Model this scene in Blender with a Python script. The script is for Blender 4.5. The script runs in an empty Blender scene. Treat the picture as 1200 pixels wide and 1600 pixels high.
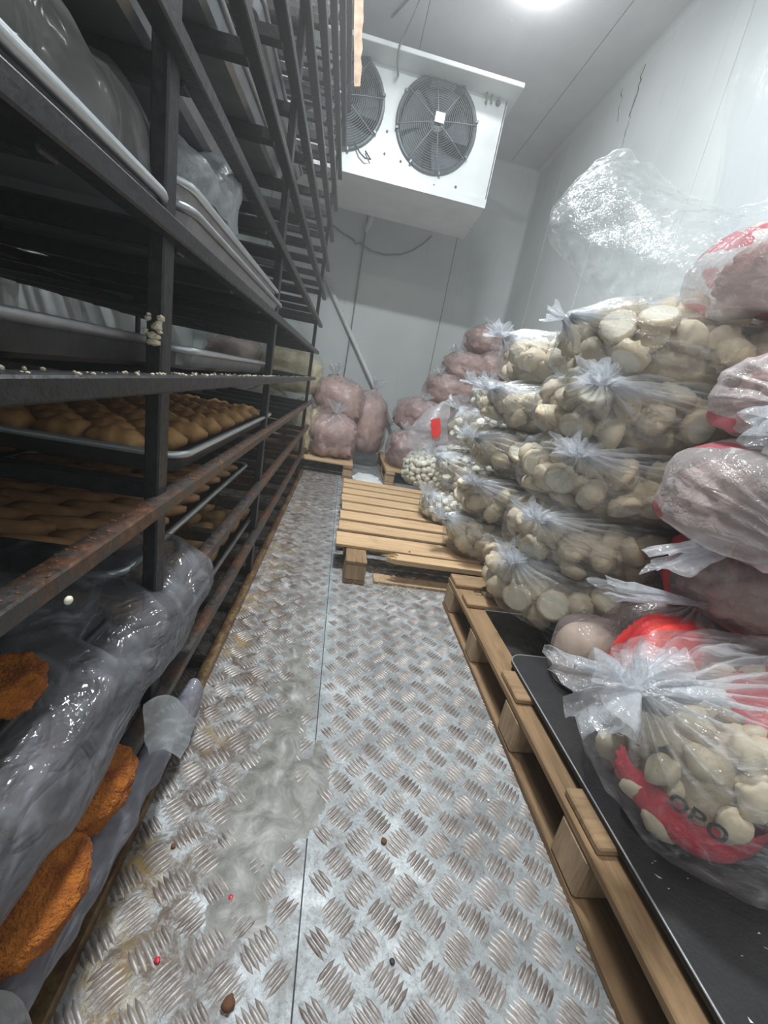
import bpy, bmesh, math, random
from math import sin, cos, pi, exp, sqrt
from mathutils import Vector, Matrix, noise
import numpy as np

SC = bpy.context.scene
COL = SC.collection

# ------------------------------------------------------------ camera, light, exposure
RM = ((0.97933586, -0.08500798, 0.18350728),
      (0.14933689, -0.30792198, -0.9396183),
      (0.13638098, 0.9476063, -0.28886421))
F = 647.0
CAMZ = 1.0
cam_d = bpy.data.cameras.new('camera')
cam = bpy.data.objects.new('camera', cam_d)
COL.objects.link(cam)
cam_d.sensor_fit = 'HORIZONTAL'
cam_d.sensor_width = 36.0
cam_d.lens = 36.0 * F / 1200.0
cam_d.clip_start = 0.02
cam.matrix_world = Matrix(((RM[0][0], -RM[1][0], -RM[2][0], 0),
                           (RM[0][1], -RM[1][1], -RM[2][1], 0),
                           (RM[0][2], -RM[1][2], -RM[2][2], CAMZ),
                           (0, 0, 0, 1)))
SC.camera = cam

SC.view_settings.view_transform = 'Standard'
SC.view_settings.look = 'None'
SC.view_settings.gamma = 1.0
SC.view_settings.use_curve_mapping = False
SC.view_settings.exposure = 0.22
SC.cycles.max_bounces = 6
SC.cycles.diffuse_bounces = 3
SC.cycles.glossy_bounces = 2
SC.cycles.transparent_max_bounces = 10

W = bpy.data.worlds.new('world')
SC.world = W
W.use_nodes = True
W.node_tree.nodes['Background'].inputs[0].default_value = (0.8, 0.9, 1.0, 1)
W.node_tree.nodes['Background'].inputs[1].default_value = 0.15

_vs = W.node_tree.nodes.new('ShaderNodeVolumeScatter')   # thin cold mist in the air
_vs.inputs['Density'].default_value = 0.032
_vs.inputs['Anisotropy'].default_value = 0.3
W.node_tree.links.new(_vs.outputs[0], W.node_tree.nodes['World Output'].inputs['Volume'])


def area(name, loc, rot, sx, sy, power, color):
    d = bpy.data.lights.new(name, 'AREA')
    d.shape = 'RECTANGLE'
    d.size = sx
    d.size_y = sy
    d.energy = power
    d.color = color
    o = bpy.data.objects.new(name, d)
    COL.objects.link(o)
    o.location = loc
    o.rotation_euler = rot
    return o


area('ceiling_lamp_light', (0.05, 2.1, 3.80), (0, 0, 0), 0.4, 0.16, 125, (0.93, 0.98, 1.0))
area('rear_fill_light', (-0.4, -0.35, 3.8), (0, 0, 0), 0.7, 0.35, 50, (1.0, 0.97, 0.92))  # added fill behind the camera to brighten the foreground

WX0, WX1, WY0, WY1, CEIL = -2.1, 2.03, -1.2, 6.2, 3.93


def at(px, py, X=None, Y=None, Z=None):
    """point of the room seen at photo pixel (px, py) on one plane"""
    a, b = (px - 600) / F, (py - 800) / F
    d = [RM[0][i] * a + RM[1][i] * b + RM[2][i] for i in range(3)]
    if X is not None:
        t = X / d[0]
    elif Y is not None:
        t = Y / d[1]
    else:
        t = (Z - CAMZ) / d[2]
    return Vector((d[0] * t, d[1] * t, CAMZ + d[2] * t))


# ------------------------------------------------------------ object helpers
def link(name, me, m=None, parent=None, loc=None, rot=None):
    o = bpy.data.objects.new(name, me)
    COL.objects.link(o)
    if m is not None and me is not None and len(me.materials) == 0:
        me.materials.append(m)
    if parent is not None:
        o.parent = parent
    if loc is not None:
        o.location = loc
    if rot is not None:
        o.rotation_euler = rot
    return o


def tag(o, label=None, cat=None, group=None, kind=None):
    if label: o['label'] = label
    if cat: o['category'] = cat
    if group: o['group'] = group
    if kind: o['kind'] = kind
    return o


def empty(name, loc, label=None, cat=None, group=None, rz=0.0, kind=None):
    o = bpy.data.objects.new(name, None)
    o.empty_display_size = 0.05
    COL.objects.link(o)
    o.location = loc
    o.rotation_euler = (0, 0, rz)
    return tag(o, label, cat, group, kind)


def bm_mesh(name, bm, smooth=False):
    me = bpy.data.meshes.new(name)
    bm.to_mesh(me)
    bm.free()
    if smooth:
        me.polygons.foreach_set('use_smooth', [True] * len(me.polygons))
    return me


def py_mesh(name, vs, fs, smooth=True, attr=None):
    me = bpy.data.meshes.new(name)
    me.from_pydata([tuple(v) for v in vs], [], fs)
    if smooth:
        me.polygons.foreach_set('use_smooth', [True] * len(me.polygons))
    if attr is not None:
        a = me.attributes.new('haze', 'FLOAT', 'POINT')
        a.data.foreach_set('value', attr)
    me.update()
    return me


def box(bm, c, s, rot=None, bevel=0.0):
    r = bmesh.ops.create_cube(bm, size=1.0)
    vs = r['verts']
    M = Matrix.Translation(c)
    if rot is not None:
        M = M @ rot
    M = M @ Matrix.Diagonal((s[0], s[1], s[2], 1))
    bmesh.ops.transform(bm, matrix=M, verts=vs)
    if bevel > 0:
        es = list({e for v in vs for e in v.link_edges})
        bmesh.ops.bevel(bm, geom=es, offset=bevel, segments=1, affect='EDGES')


def box_mesh(name, c, s, bevel=0.0, rot=None):
    bm = bmesh.new()
    box(bm, c, s, rot, bevel)
    return bm_mesh(name, bm)


def tube(name, pts, r, seg=8, m=None, parent=None, closed=False):
    """round tube swept along points, as a mesh"""
    vs, fs = [], []
    n = len(pts)
    pts = [Vector(p) for p in pts]
    up = Vector((0.13, 0.2, 1)).normalized()
    for i, p in enumerate(pts):
        if closed:
            t = (pts[(i + 1) % n] - pts[i - 1]).normalized()
        else:
            t = (pts[min(i + 1, n - 1)] - pts[max(i - 1, 0)]).normalized()
        a = t.cross(up)
        if a.length < 1e-3: a = t.cross(Vector((1, 0, 0)))
        a.normalize()
        b = t.cross(a)
        rr = r[i] if isinstance(r, (list, tuple)) else r
        for k in range(seg):
            th = 2 * pi * k / seg
            vs.append(p + a * (cos(th) * rr) + b * (sin(th) * rr))
    for i in range(n if closed else n - 1):
        for k in range(seg):
            j = (i + 1) % n
            fs.append((i * seg + k, i * seg + (k + 1) % seg, j * seg + (k + 1) % seg, j * seg + k))
    if not closed:
        fs.append(tuple(range(seg))[::-1])
        fs.append(tuple((n - 1) * seg + k for k in range(seg)))
    me = py_mesh(name, vs, fs)
    return link(name, me, m, parent)


# ------------------------------------------------------------ materials
def mat(name):
    m = bpy.data.materials.new(name)
    m.use_nodes = True
    nt = m.node_tree
    nt.nodes.clear()
    out = nt.nodes.new('ShaderNodeOutputMaterial')
    return m, nt, out


def N(nt, typ, **kw):
    n = nt.nodes.new(typ)
    for k, v in kw.items():
        if k in n.inputs.keys():
            n.inputs[k].default_value = v
        else:
            setattr(n, k, v)
    return n


def coords(nt, scale=1.0, kind='Object', vec=None):
    tc = nt.nodes.new('ShaderNodeTexCoord')
    mp = nt.nodes.new('ShaderNodeMapping')
    s = (scale,) * 3 if not isinstance(scale, (tuple, list)) else scale
    mp.inputs['Scale'].default_value = s
    if kind == 'World':
        g = nt.nodes.new('ShaderNodeNewGeometry')
        nt.links.new(g.outputs['Position'], mp.inputs['Vector'])
    else:
        nt.links.new(tc.outputs[kind], mp.inputs['Vector'])
    return mp.outputs[0]


def ramp(nt, fac, stops, interp='LINEAR'):
    r = nt.nodes.new('ShaderNodeValToRGB')
    r.color_ramp.interpolation = interp
    els = r.color_ramp.elements
    while len(els) < len(stops): els.new(0.5)
    for e, (p, c) in zip(els, stops):
        e.position = p
        e.color = (*c, 1) if len(c) == 3 else c
    nt.links.new(fac, r.inputs[0])
    return r.outputs[0]


def noise_tex(nt, vec, scale, detail=4, rough=0.55, dist=0.0):
    n = N(nt, 'ShaderNodeTexNoise')
    n.inputs['Scale'].default_value = scale
    n.inputs['Detail'].default_value = detail
    n.inputs['Roughness'].default_value = rough
    n.inputs['Distortion'].default_value = dist
    nt.links.new(vec, n.inputs['Vector'])
    return n.outputs[0]


def mix(nt, fac, a, b, typ='MIX'):
    n = nt.nodes.new('ShaderNodeMix')
    n.data_type = 'RGBA'
    n.blend_type = typ
    for sock, v in ((0, fac), (6, a), (7, b)):
        if isinstance(v, (int, float)):
            n.inputs[sock].default_value = v
        elif isinstance(v, tuple):
            n.inputs[sock].default_value = (*v, 1)
        else:
            nt.links.new(v, n.inputs[sock])
    return n.outputs[2]


def math_n(nt, op, a, b=0.0, clamp=False):
    n = nt.nodes.new('ShaderNodeMath')
    n.operation = op
    n.use_clamp = clamp
    for i, v in enumerate((a, b)):
        if isinstance(v, (int, float)):
            n.inputs[i].default_value = v
        else:
            nt.links.new(v, n.inputs[i])
    return n.outputs[0]


def bsdf(nt, out, color, rough=0.5, metal=0.0, bump=None, bstr=0.3, bdist=0.01, spec=0.5, sss=0.0, coat=0.0):
    b = nt.nodes.new('ShaderNodeBsdfPrincipled')
    for k, v in (('Base Color', color), ('Roughness', rough), ('Metallic', metal)):
        if isinstance(v, tuple):
            b.inputs[k].default_value = (*v, 1)
        elif isinstance(v, (int, float)):
            b.inputs[k].default_value = v
        else:
            nt.links.new(v, b.inputs[k])
    b.inputs['Specular IOR Level'].default_value = spec
    b.inputs['Coat Weight'].default_value = coat
    if sss:
        b.inputs['Subsurface Weight'].default_value = sss
        b.inputs['Subsurface Scale'].default_value = 0.02
    if bump is not None:
        bn = nt.nodes.new('ShaderNodeBump')
        bn.inputs['Strength'].default_value = bstr
        bn.inputs['Distance'].default_value = bdist
        nt.links.new(bump, bn.inputs['Height'])
        nt.links.new(bn.outputs[0], b.inputs['Normal'])
    if out is not None:
        nt.links.new(b.outputs[0], out.inputs[0])
    return b


def simple(name, c, rough=0.5, metal=0.0, var=0.15, scale=8.0, bump=0.2, spec=0.5, kind='Object', bdist=0.004, dark=None, coat=0.0, sss=0.0):
    m, nt, out = mat(name)
    v = coords(nt, 1.0, kind)
    n1 = noise_tex(nt, v, scale, 5, 0.6)
    c0 = dark if dark else tuple(x * (1 - 2 * var) for x in c)
    col = ramp(nt, n1, [(0.3, c0), (0.7, c)])
    n2 = noise_tex(nt, v, scale * 6, 3)
    bsdf(nt, out, col, rough, metal, n2, bump, bdist, spec, sss, coat)
    return m


def film_mat(name, tint=(0.96, 0.97, 0.98), base=0.06, white=(0.82, 0.85, 0.9), hz=0.75, streak=0.25, sscale=(14, 14, 14), bstr=0.55, bscale=16, gloss=0.6, zones=None):
    """thin clear plastic: see-through, with whitish bunched areas and sharp glints"""
    m, nt, out = mat(name)
    v = coords(nt, 1.0, 'Object')
    vs = coords(nt, sscale, 'Object')
    at_ = nt.nodes.new('ShaderNodeAttribute')
    at_.attribute_name = 'haze'
    h = at_.outputs['Fac']
    st = noise_tex(nt, vs, 1.0, 5, 0.6, 1.2)
    st2 = ramp(nt, st, [(0.52, (0, 0, 0)), (0.75, (1, 1, 1))])  # highlight lines of stretched film, painted in as white streaks
    # crumple creases
    n = noise_tex(nt, v, bscale, 3, 0.55, 1.5)
    cr = math_n(nt, 'ABSOLUTE', math_n(nt, 'SUBTRACT', n, 0.5))
    nn = noise_tex(nt, vs, 1.7, 3, 0.5, 0.8)
    cr2 = math_n(nt, 'ABSOLUTE', math_n(nt, 'SUBTRACT', nn, 0.5))
    bsum = math_n(nt, 'ADD', cr, cr2)
    bn = nt.nodes.new('ShaderNodeBump')
    bn.inputs['Strength'].default_value = bstr
    bn.inputs['Distance'].default_value = 0.02
    nt.links.new(bsum, bn.inputs['Height'])
    a = math_n(nt, 'MULTIPLY', h, hz)
    b = math_n(nt, 'MULTIPLY', st2, streak)
    c = math_n(nt, 'ADD', math_n(nt, 'ADD', a, b), base, True)
    tr = N(nt, 'ShaderNodeBsdfTransparent')
    tr.inputs[0].default_value = (*tint, 1)
    df = N(nt, 'ShaderNodeBsdfDiffuse')
    tl = N(nt, 'ShaderNodeBsdfTranslucent')
    wcol = white
    if zones is not None:
        zt = math_n(nt, 'GREATER_THAN', noise_tex(nt, coords(nt, zones[1], 'Object'), 1.0, 1, 0.4), zones[2])
        wmix = mix(nt, zt, white, zones[0])
        nt.links.new(wmix, df.inputs[0]); nt.links.new(wmix, tl.inputs[0])
        c = math_n(nt, 'MAXIMUM', c, math_n(nt, 'MULTIPLY', zt, 0.82), True)
    else:
        df.inputs[0].default_value = (*wcol, 1)
        tl.inputs[0].default_value = (*wcol, 1)
    nt.links.new(bn.outputs[0], df.inputs['Normal'])
    mw = N(nt, 'ShaderNodeMixShader'); mw.inputs[0].default_value = 0.4
    nt.links.new(df.outputs[0], mw.inputs[1]); nt.links.new(tl.outputs[0], mw.inputs[2])
    m1 = N(nt, 'ShaderNodeMixShader')
    nt.links.new(c, m1.inputs[0])
    nt.links.new(tr.outputs[0], m1.inputs[1]); nt.links.new(mw.outputs[0], m1.inputs[2])
    gl = N(nt, 'ShaderNodeBsdfGlossy')
    gl.inputs['Roughness'].default_value = 0.16
    nt.links.new(bn.outputs[0], gl.inputs['Normal'])
    lw = N(nt, 'ShaderNodeLayerWeight'); lw.inputs[0].default_value = 0.5
    f4 = math_n(nt, 'POWER', lw.outputs['Facing'], 4.0)
    g = math_n(nt, 'ADD', math_n(nt, 'MULTIPLY', f4, gloss * .45), gloss * .075, True)
    m2 = N(nt, 'ShaderNodeMixShader')
    nt.links.new(g, m2.inputs[0])
    nt.links.new(m1.outputs[0], m2.inputs[1]); nt.links.new(gl.outputs[0], m2.inputs[2])
    nt.links.new(m2.outputs[0], out.inputs[0])
    return m


def m_wall():
    m, nt, out = mat('white_sandwich_panel')
    v = coords(nt, (1, 1, 1), 'World')
    n = noise_tex(nt, v, 1.3, 4, 0.6)
    col = ramp(nt, n, [(0.3, (0.60, 0.64, 0.64)), (0.7, (0.70, 0.73, 0.73))])
    v2 = coords(nt, (26, 26, 1.2), 'World')
    g = noise_tex(nt, v2, 1.0, 3, 0.7)
    gr = ramp(nt, g, [(0.60, (1, 1, 1)), (0.80, (0.80, 0.77, 0.72))])
    col = mix(nt, 0.7, col, gr, 'MULTIPLY')
    sp = noise_tex(nt, coords(nt, (22, 22, 9), 'World'), 1.0, 4, 0.7)
    spots = ramp(nt, sp, [(0.73, (1, 1, 1)), (0.78, (0.45, 0.42, 0.40))])
    col = mix(nt, 0.6, col, spots, 'MULTIPLY')
    bsdf(nt, out, col, 0.55, 0.0, g, 0.05, 0.003, 0.2)
    return m


def m_ceiling():
    m, nt, out = mat('ceiling_panel')
    v = coords(nt, 1.0, 'World')
    n = noise_tex(nt, v, 2.0, 5, 0.65)
    col = ramp(nt, n, [(0.3, (0.70, 0.70, 0.72)), (0.7, (0.80, 0.80, 0.82))])
    d = noise_tex(nt, v, 28, 3, 0.6)
    dr = ramp(nt, d, [(0.66, (0, 0, 0)), (0.72, (1, 1, 1))])
    col = mix(nt, dr, col, (0.85, 0.88, 0.9))
    bsdf(nt, out, col, 0.38, 0.0, dr, 0.5, 0.01, 0.5)
    return m


def m_floor(name, warm):
    m, nt, out = mat(name)
    v = coords(nt, 1.0, 'World')
    base = noise_tex(nt, v, 5, 6, 0.7)
    frost = ramp(nt, base, [(0.3, (0.20, 0.21, 0.215)), (0.52, (0.36, 0.39, 0.405)), (0.68, (0.62, 0.66, 0.68))])
    d = noise_tex(nt, v, 13, 8, 0.8, 0.6)
    dirt = ramp(nt, d, [(0.49 - 0.07 * warm, (0, 0, 0)), (0.60 - 0.05 * warm, (1, 1, 1))])
    sx = nt.nodes.new('ShaderNodeSeparateXYZ')
    g = nt.nodes.new('ShaderNodeNewGeometry')
    nt.links.new(g.outputs['Position'], sx.inputs[0])
    # grime next to the rack foot
    k = math_n(nt, 'MULTIPLY', math_n(nt, 'SUBTRACT', 0.02, sx.outputs[0]), 3.4, True)
    amt = math_n(nt, 'ADD', math_n(nt, 'MULTIPLY', k, 1.0), 0.34, True)
    f = math_n(nt, 'MULTIPLY', dirt, amt, True)
    col = mix(nt, f, frost, (0.11, 0.08, 0.06))
    fine = noise_tex(nt, v, 90, 4, 0.8)
    fr = ramp(nt, fine, [(0.34, (0.35, 0.30, 0.27)), (0.5, (1, 1, 1))])
    col = mix(nt, 0.55, col, fr, 'MULTIPLY')
    rust = ramp(nt, noise_tex(nt, v, 6, 4, 0.6), [(0.5, (0, 0, 0)), (0.68, (1, 1, 1))])
    rk = math_n(nt, 'MULTIPLY', math_n(nt, 'SUBTRACT', -0.10, sx.outputs[0]), 7.0, True)
    col = mix(nt, math_n(nt, 'MULTIPLY', rust, rk), col, (0.30, 0.20, 0.07))
    bsdf(nt, out, col, ramp(nt, d, [(0.3, (0.30,) * 3), (0.7, (0.6,) * 3)]), 0.12, fine, 0.35, 0.003, 0.4)
    return m


def m_steel(name, rustamt, base=(0.026, 0.027, 0.030)):
    m, nt, out = mat(name)
    v = coords(nt, 1.0, 'World')
    n = noise_tex(nt, v, 7, 6, 0.7)
    lo = 0.62 - 0.28 * rustamt
    r = ramp(nt, n, [(lo, (0, 0, 0)), (lo + 0.1, (1, 1, 1))])
    rc = ramp(nt, noise_tex(nt, v, 40, 5, 0.7), [(0.35, (0.05, 0.025, 0.015)), (0.6, (0.15, 0.065, 0.03)), (0.75, (0.26, 0.19, 0.13))])
    n2 = noise_tex(nt, v, 60, 4, 0.7)
    bc = ramp(nt, n2, [(0.35, tuple(x * 0.55 for x in base)), (0.7, tuple(x * 1.35 for x in base))])
    col = mix(nt, r, bc, rc)
    rr = ramp(nt, n2, [(0.3, (0.28,) * 3), (0.7, (0.55,) * 3)])
    bsdf(nt, out, col, rr, 0.25, n2, 0.5, 0.003, 0.6)
    return m


def m_wood(name, c1, c2, axis=0, rough=0.75):
    m, nt, out = mat(name)
    s = [18.0, 18.0, 18.0]
    s[axis] = 1.6
    v = coords(nt, tuple(s), 'World')
    n = noise_tex(nt, v, 1.6, 6, 0.65, 1.2)
    col = ramp(nt, n, [(0.25, c2), (0.55, c1), (0.8, tuple(min(1, x * 1.2) for x in c1))])
    st = ramp(nt, noise_tex(nt, coords(nt, 1.0, 'World'), 5, 5, 0.7), [(0.58, (1, 1, 1)), (0.75, (0.5, 0.45, 0.4))])
    col = mix(nt, 0.7, col, st, 'MULTIPLY')
    bsdf(nt, out, col, rough, 0.0, n, 0.4, 0.004, 0.25)
    return m


M_wall = m_wall()
M_ceil = m_ceiling()
M_floor = m_floor('frosted_tread_plate', 0)
M_floor2 = m_floor('dirty_tread_plate', 1)
M_seam = simple('seam_dark', (0.05, 0.05, 0.055), 0.7)  # even dark tone for the floor seam and the mould cracks
M_joint = simple('panel_joint', (0.36, 0.36, 0.36), 0.7, var=0.3, scale=3, dark=(0.10, 0.09, 0.09))
M_white = simple('white_enamel', (0.80, 0.84, 0.84), 0.35, var=0.06, scale=5, bump=0.05)
M_bar = simple('worn_tread_bar', (0.40, 0.37, 0.35), 0.42, 0.25, var=0.3, scale=16, dark=(0.13, 0.095, 0.08), kind='World')
M_steel = m_steel('painted_rack_steel', 0.0)
M_steel_r = m_steel('rusty_rack_steel', 0.55, (0.06, 0.052, 0.048))
M_steel_o = m_steel('ochre_rusty_steel', 0.6, (0.22, 0.14, 0.06))
M_pan = simple('aluminium_pan', (0.44, 0.45, 0.47), 0.36, 0.65, var=0.15, scale=12, bump=0.15)
M_pan_d = simple('dark_baked_pan', (0.10, 0.10, 0.105), 0.45, 0.4, var=0.3, scale=9, bump=0.3)
M_rim = simple('bright_pan_rim', (0.74, 0.79, 0.82), 0.28, 0.6, var=0.08, scale=12, bump=0.05)
M_guard = simple('fan_guard_wire', (0.20, 0.23, 0.25), 0.4, 0.5)
M_fan = simple('fan_blade_grey', (0.17, 0.20, 0.23), 0.5)
M_cav = simple('fan_cavity', (0.22, 0.26, 0.28), 0.8)
M_fin = simple('frosted_fins', (0.30, 0.36, 0.36), 0.7)
M_sticker = simple('white_sticker', (0.95, 0.96, 0.97), 0.6, var=0.02)
M_wire = simple('grey_cable', (0.30, 0.31, 0.31), 0.6)
M_pipe = simple('white_pvc', (0.80, 0.82, 0.82), 0.35, var=0.04)
M_woodA = m_wood('pale_pallet_wood', (0.62, 0.43, 0.25), (0.40, 0.26, 0.15), 0)
M_woodB = m_wood('brown_pallet_wood', (0.31, 0.20, 0.11), (0.14, 0.09, 0.05), 1)
M_woodBx = m_wood('brown_deck_wood', (0.36, 0.24, 0.135), (0.18, 0.115, 0.065), 0)
M_woodEnd = m_wood('pallet_block_wood', (0.46, 0.33, 0.21), (0.27, 0.18, 0.11), 2)
M_splint = simple('fresh_splinter', (0.78, 0.58, 0.33), 0.8)
M_dough = simple('frozen_dough', (0.76, 0.66, 0.48), 0.6, var=0.12, scale=14, bump=0.25, dark=(0.58, 0.47, 0.32), sss=0.0)
M_dough2 = simple('floury_dough_disc', (0.84, 0.78, 0.63), 0.7, var=0.06, scale=20, bump=0.15)
M_doughS = simple('small_dumpling_dough', (0.86, 0.83, 0.68), 0.6, var=0.1, scale=14, bump=0.25)
M_doughY = simple('yellow_dough_sticks', (0.86, 0.76, 0.44), 0.6, var=0.1, scale=14, bump=0.25)
M_bun = simple('golden_bun', (0.78, 0.46, 0.20), 0.6, var=0.25, scale=10, bump=0.4, dark=(0.42, 0.20, 0.07))
M_loaf = simple('brown_loaf', (0.72, 0.42, 0.21), 0.6, var=0.3, scale=10, bump=0.4, dark=(0.36, 0.17, 0.08))
M_roll = simple('tan_roll', (0.66, 0.43, 0.20), 0.6, var=0.2, scale=10, bump=0.4, dark=(0.36, 0.2, 0.08))
M_patty = simple('crumbed_patty', (0.62, 0.20, 0.022), 0.8, var=0.3, scale=40, bump=1.0, bdist=0.012, dark=(0.25, 0.055, 0.008))
M_meat = simple('pink_meat_pieces', (0.60, 0.47, 0.42), 0.5, var=0.2, scale=9, bump=0.6, dark=(0.40, 0.25, 0.22), bdist=0.01)
M_meat2 = simple('mauve_meat_pieces', (0.52, 0.40, 0.38), 0.5, var=0.2, scale=9, bump=0.6, dark=(0.32, 0.22, 0.21), bdist=0.01)
M_red = simple('red_printed_film', (0.80, 0.03, 0.06), 0.35, var=0.2, scale=9, bump=0.5, dark=(0.60, 0.02, 0.05), bdist=0.01, coat=0.6)
M_redb = simple('orange_red_film', (0.95, 0.10, 0.06), 0.35, var=0.2, scale=9, bump=0.5, dark=(0.85, 0.03, 0.05), bdist=0.01, coat=0.6)
M_ink = simple('black_ink', (0.05, 0.05, 0.055), 0.6)
M_mat = simple('black_plastic_sheet', (0.028, 0.028, 0.03), 0.55, var=0.2, scale=20, bump=0.3)
M_matedge = simple('worn_plastic_edge', (0.42, 0.43, 0.45), 0.35, 0.3)
M_crumbm = simple('pale_crumbs', (0.75, 0.66, 0.5), 0.8)
M_rustcrumb = simple('rust_brown_crumb', (0.17, 0.075, 0.035), 0.8)
M_tan = simple('torn_tan_foam', (0.36, 0.25, 0.17), 0.8, dark=(0.16, 0.11, 0.08), scale=20)
M_snow = simple('frost_snow', (0.88, 0.91, 0.93), 0.7, var=0.04)

F_clear = film_mat('clear_film', base=0.06, streak=0.34, sscale=(3, 26, 26))
F_tail = film_mat('bunched_film', base=0.12, streak=0.25, white=(0.85, 0.88, 0.93), hz=.75, sscale=(18, 18, 18))
F_far = film_mat('clear_film_far', base=0.10, streak=0.2, sscale=(8, 14, 14), bscale=10)
F_empty = film_mat('clear_empty_film', base=0.05, streak=0.16, hz=.4, sscale=(4, 14, 14), bscale=7, gloss=0.6, bstr=0.9, white=(0.85, 0.9, 0.9))
F_pink = film_mat('pinkish_film', base=0.22, streak=0.2, white=(0.72, 0.62, 0.62), tint=(0.98, 0.93, 0.93))
F_grey = film_mat('grey_polythene', tint=(0.72, 0.74, 0.76), base=0.26, streak=0.35, white=(0.36, 0.37, 0.41), sscale=(9, 4, 9), bscale=8, gloss=0.5, bstr=0.9)
F_fog = film_mat('foggy_polythene', base=0.5, streak=0.3, white=(0.34, 0.335, 0.335), sscale=(6, 6, 6), gloss=0.35, bscale=5)
F_redz = film_mat('clear_film_with_red_print', base=0.10, streak=0.2, zones=((0.78, 0.04, 0.08), (4, 4, 4), 0.50))
F_redz2 = film_mat('clear_film_with_pink_print', base=0.45, streak=0.4, white=(0.80, 0.76, 0.76), zones=((0.66, 0.20, 0.24), (7, 3, 9), 0.62))


def m_ice():
    m, nt, out = mat('grey_ice')
    v = coords(nt, 1.0, 'World')
    n = noise_tex(nt, v, 14, 5, 0.7, 1.0)
    b = bsdf(nt, None, ramp(nt, n, [(0.35, (0.22, 0.215, 0.19)), (0.7, (0.42, 0.415, 0.39))]), 0.4, 0, n, 0.25, 0.006, 0.4)
    tr = N(nt, 'ShaderNodeBsdfTransparent')
    tr.inputs[0].default_value = (0.9, 0.92, 0.92, 1)
    ms = N(nt, 'ShaderNodeMixShader')
    nt.links.new(ramp(nt, n, [(0.3, (0.55,) * 3), (0.7, (0.92,) * 3)]), ms.inputs[0])
    nt.links.new(tr.outputs[0], ms.inputs[1]); nt.links.new(b.outputs[0], ms.inputs[2])
    nt.links.new(ms.outputs[0], out.inputs[0])
    return m


M_ice = m_ice()

# ============================================================ STRUCTURE
FT = 0.02
SEAMX = 0.068
floor = empty('floor', (0, 0, 0), kind='structure')
for (x0, x1, m_) in ((WX0, SEAMX - 0.0015, M_floor2), (SEAMX + 0.0015, WX1, M_floor)):
    link('floor_plate', box_mesh('floor_plate', ((x0 + x1) / 2, (WY0 + WY1) / 2, -FT / 2), (x1 - x0, WY1 - WY0, FT)), m_, floor)
link('floor_seam', box_mesh('floor_seam', (SEAMX, (WY0 + WY1) / 2, -FT / 2 - 0.003), (0.02, WY1 - WY0, FT)), M_seam, floor)

# raised tread bars: lens shaped ridges in lozenges of five
BL, BWd, BH = 0.030, 0.0044, 0.0042


def bar_geo():
    vs = [(-BL, 0, 0), (-BL * .45, -BWd, 0), (BL * .45, -BWd, 0), (BL, 0, 0), (BL * .45, BWd, 0), (-BL * .45, BWd, 0),
          (-BL * .5, 0, BH), (BL * .5, 0, BH)]
    fs = [(0, 1, 6), (1, 2, 7, 6), (2, 3, 7), (3, 4, 7), (4, 5, 6, 7), (5, 0, 6)]
    return vs, fs


rng = random.Random(5)
bars = []
PX, PY = 0.0935, 0.096
for i in range(-13, 9):
    for j in range(0, 46):
        for (ox, oy, s) in ((0, 0, 1), (PX / 2, PY / 2, -1)):
            cx, cy = 0.14 + PX * i + ox, 0.245 + PY * j + oy
            if cx > 0.74 or cy > 4.5 or cx < -1.0: continue
            for k in (-2.5, -1.5, -.5, .5, 1.5, 2.5):
                a = s * pi / 4
                dx, dy = cos(a + pi / 2) * k * 0.0108, sin(a + pi / 2) * k * 0.0108
                x, y = cx + dx, cy + dy
                if abs(x - SEAMX) < 0.022: continue
                bars.append((x, y, a, 1.05 - 0.12 * abs(k) + rng.uniform(-.05, .05)))
near = sorted([b for b in bars if -0.12 < b[0] < 0.62 and b[1] > 0.36], key=lambda b: b[1])[:300]
nearset = set(near)
bv, bf = bar_geo()
bme = py_mesh('tread_bar', bv, bf, smooth=True)
bme.materials.append(M_bar)
for (x, y, a, s) in near:
    o = link('tread_bar', bme, None, floor, (x, y, 0), (0, 0, a))
    o.scale = (s, 1, 1)
vs, fs = [], []
for b in bars:
    if b in nearset: continue
    x, y, a, s = b
    ca, sa = cos(a), sin(a)
    o0 = len(vs)
    for v in bv:
        vs.append((x + v[0] * s * ca - v[1] * sa, y + v[0] * s * sa + v[1] * ca, v[2]))
    for f in bf: fs.append(tuple(q + o0 for q in f))
tag(link('tread_pattern', py_mesh('tread_pattern', vs, fs), M_bar, floor), kind='stuff')


def slab(name, lo, hi, m_, parent=None):
    c = [(a + b) / 2 for a, b in zip(lo, hi)]
    s = [b - a for a, b in zip(lo, hi)]
    return link(name, box_mesh(name, c, s), m_, parent)


# walls: backing plus separate sandwich panels with recessed joints
wb = tag(slab('wall_back', (WX0 - .1, WY1 + 0.004, 0), (WX1 + .1, WY1 + 0.1, CEIL), M_joint), kind='structure')
seams = [WX0, -1.25, -0.043 * 6.2 / 5.6 + 0.0, 1.15, WX1]
for a, b in zip(seams[:-1], seams[1:]):
    link('wall_panel', box_mesh('wall_panel', ((a + b) / 2, WY1 + 0.01, CEIL / 2), (b - a - 0.008, 0.03, CEIL), 0.003), M_wall, wb)
wr = tag(slab('wall_right', (WX1 + 0.004, WY0, 0), (WX1 + 0.1, WY1 + .1, CEIL), M_joint), kind='structure')
s1 = at(1010, 85, X=WX1).y
seams = [WY0, s1 - 2.36, s1 - 1.18, s1, s1 + 1.18, WY1]
for a, b in zip(seams[:-1], seams[1:]):
    link('wall_panel', box_mesh('wall_panel', (WX1 + 0.01, (a + b) / 2, CEIL / 2), (0.03, b - a - 0.007, CEIL), 0.003), M_wall, wr)
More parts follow.
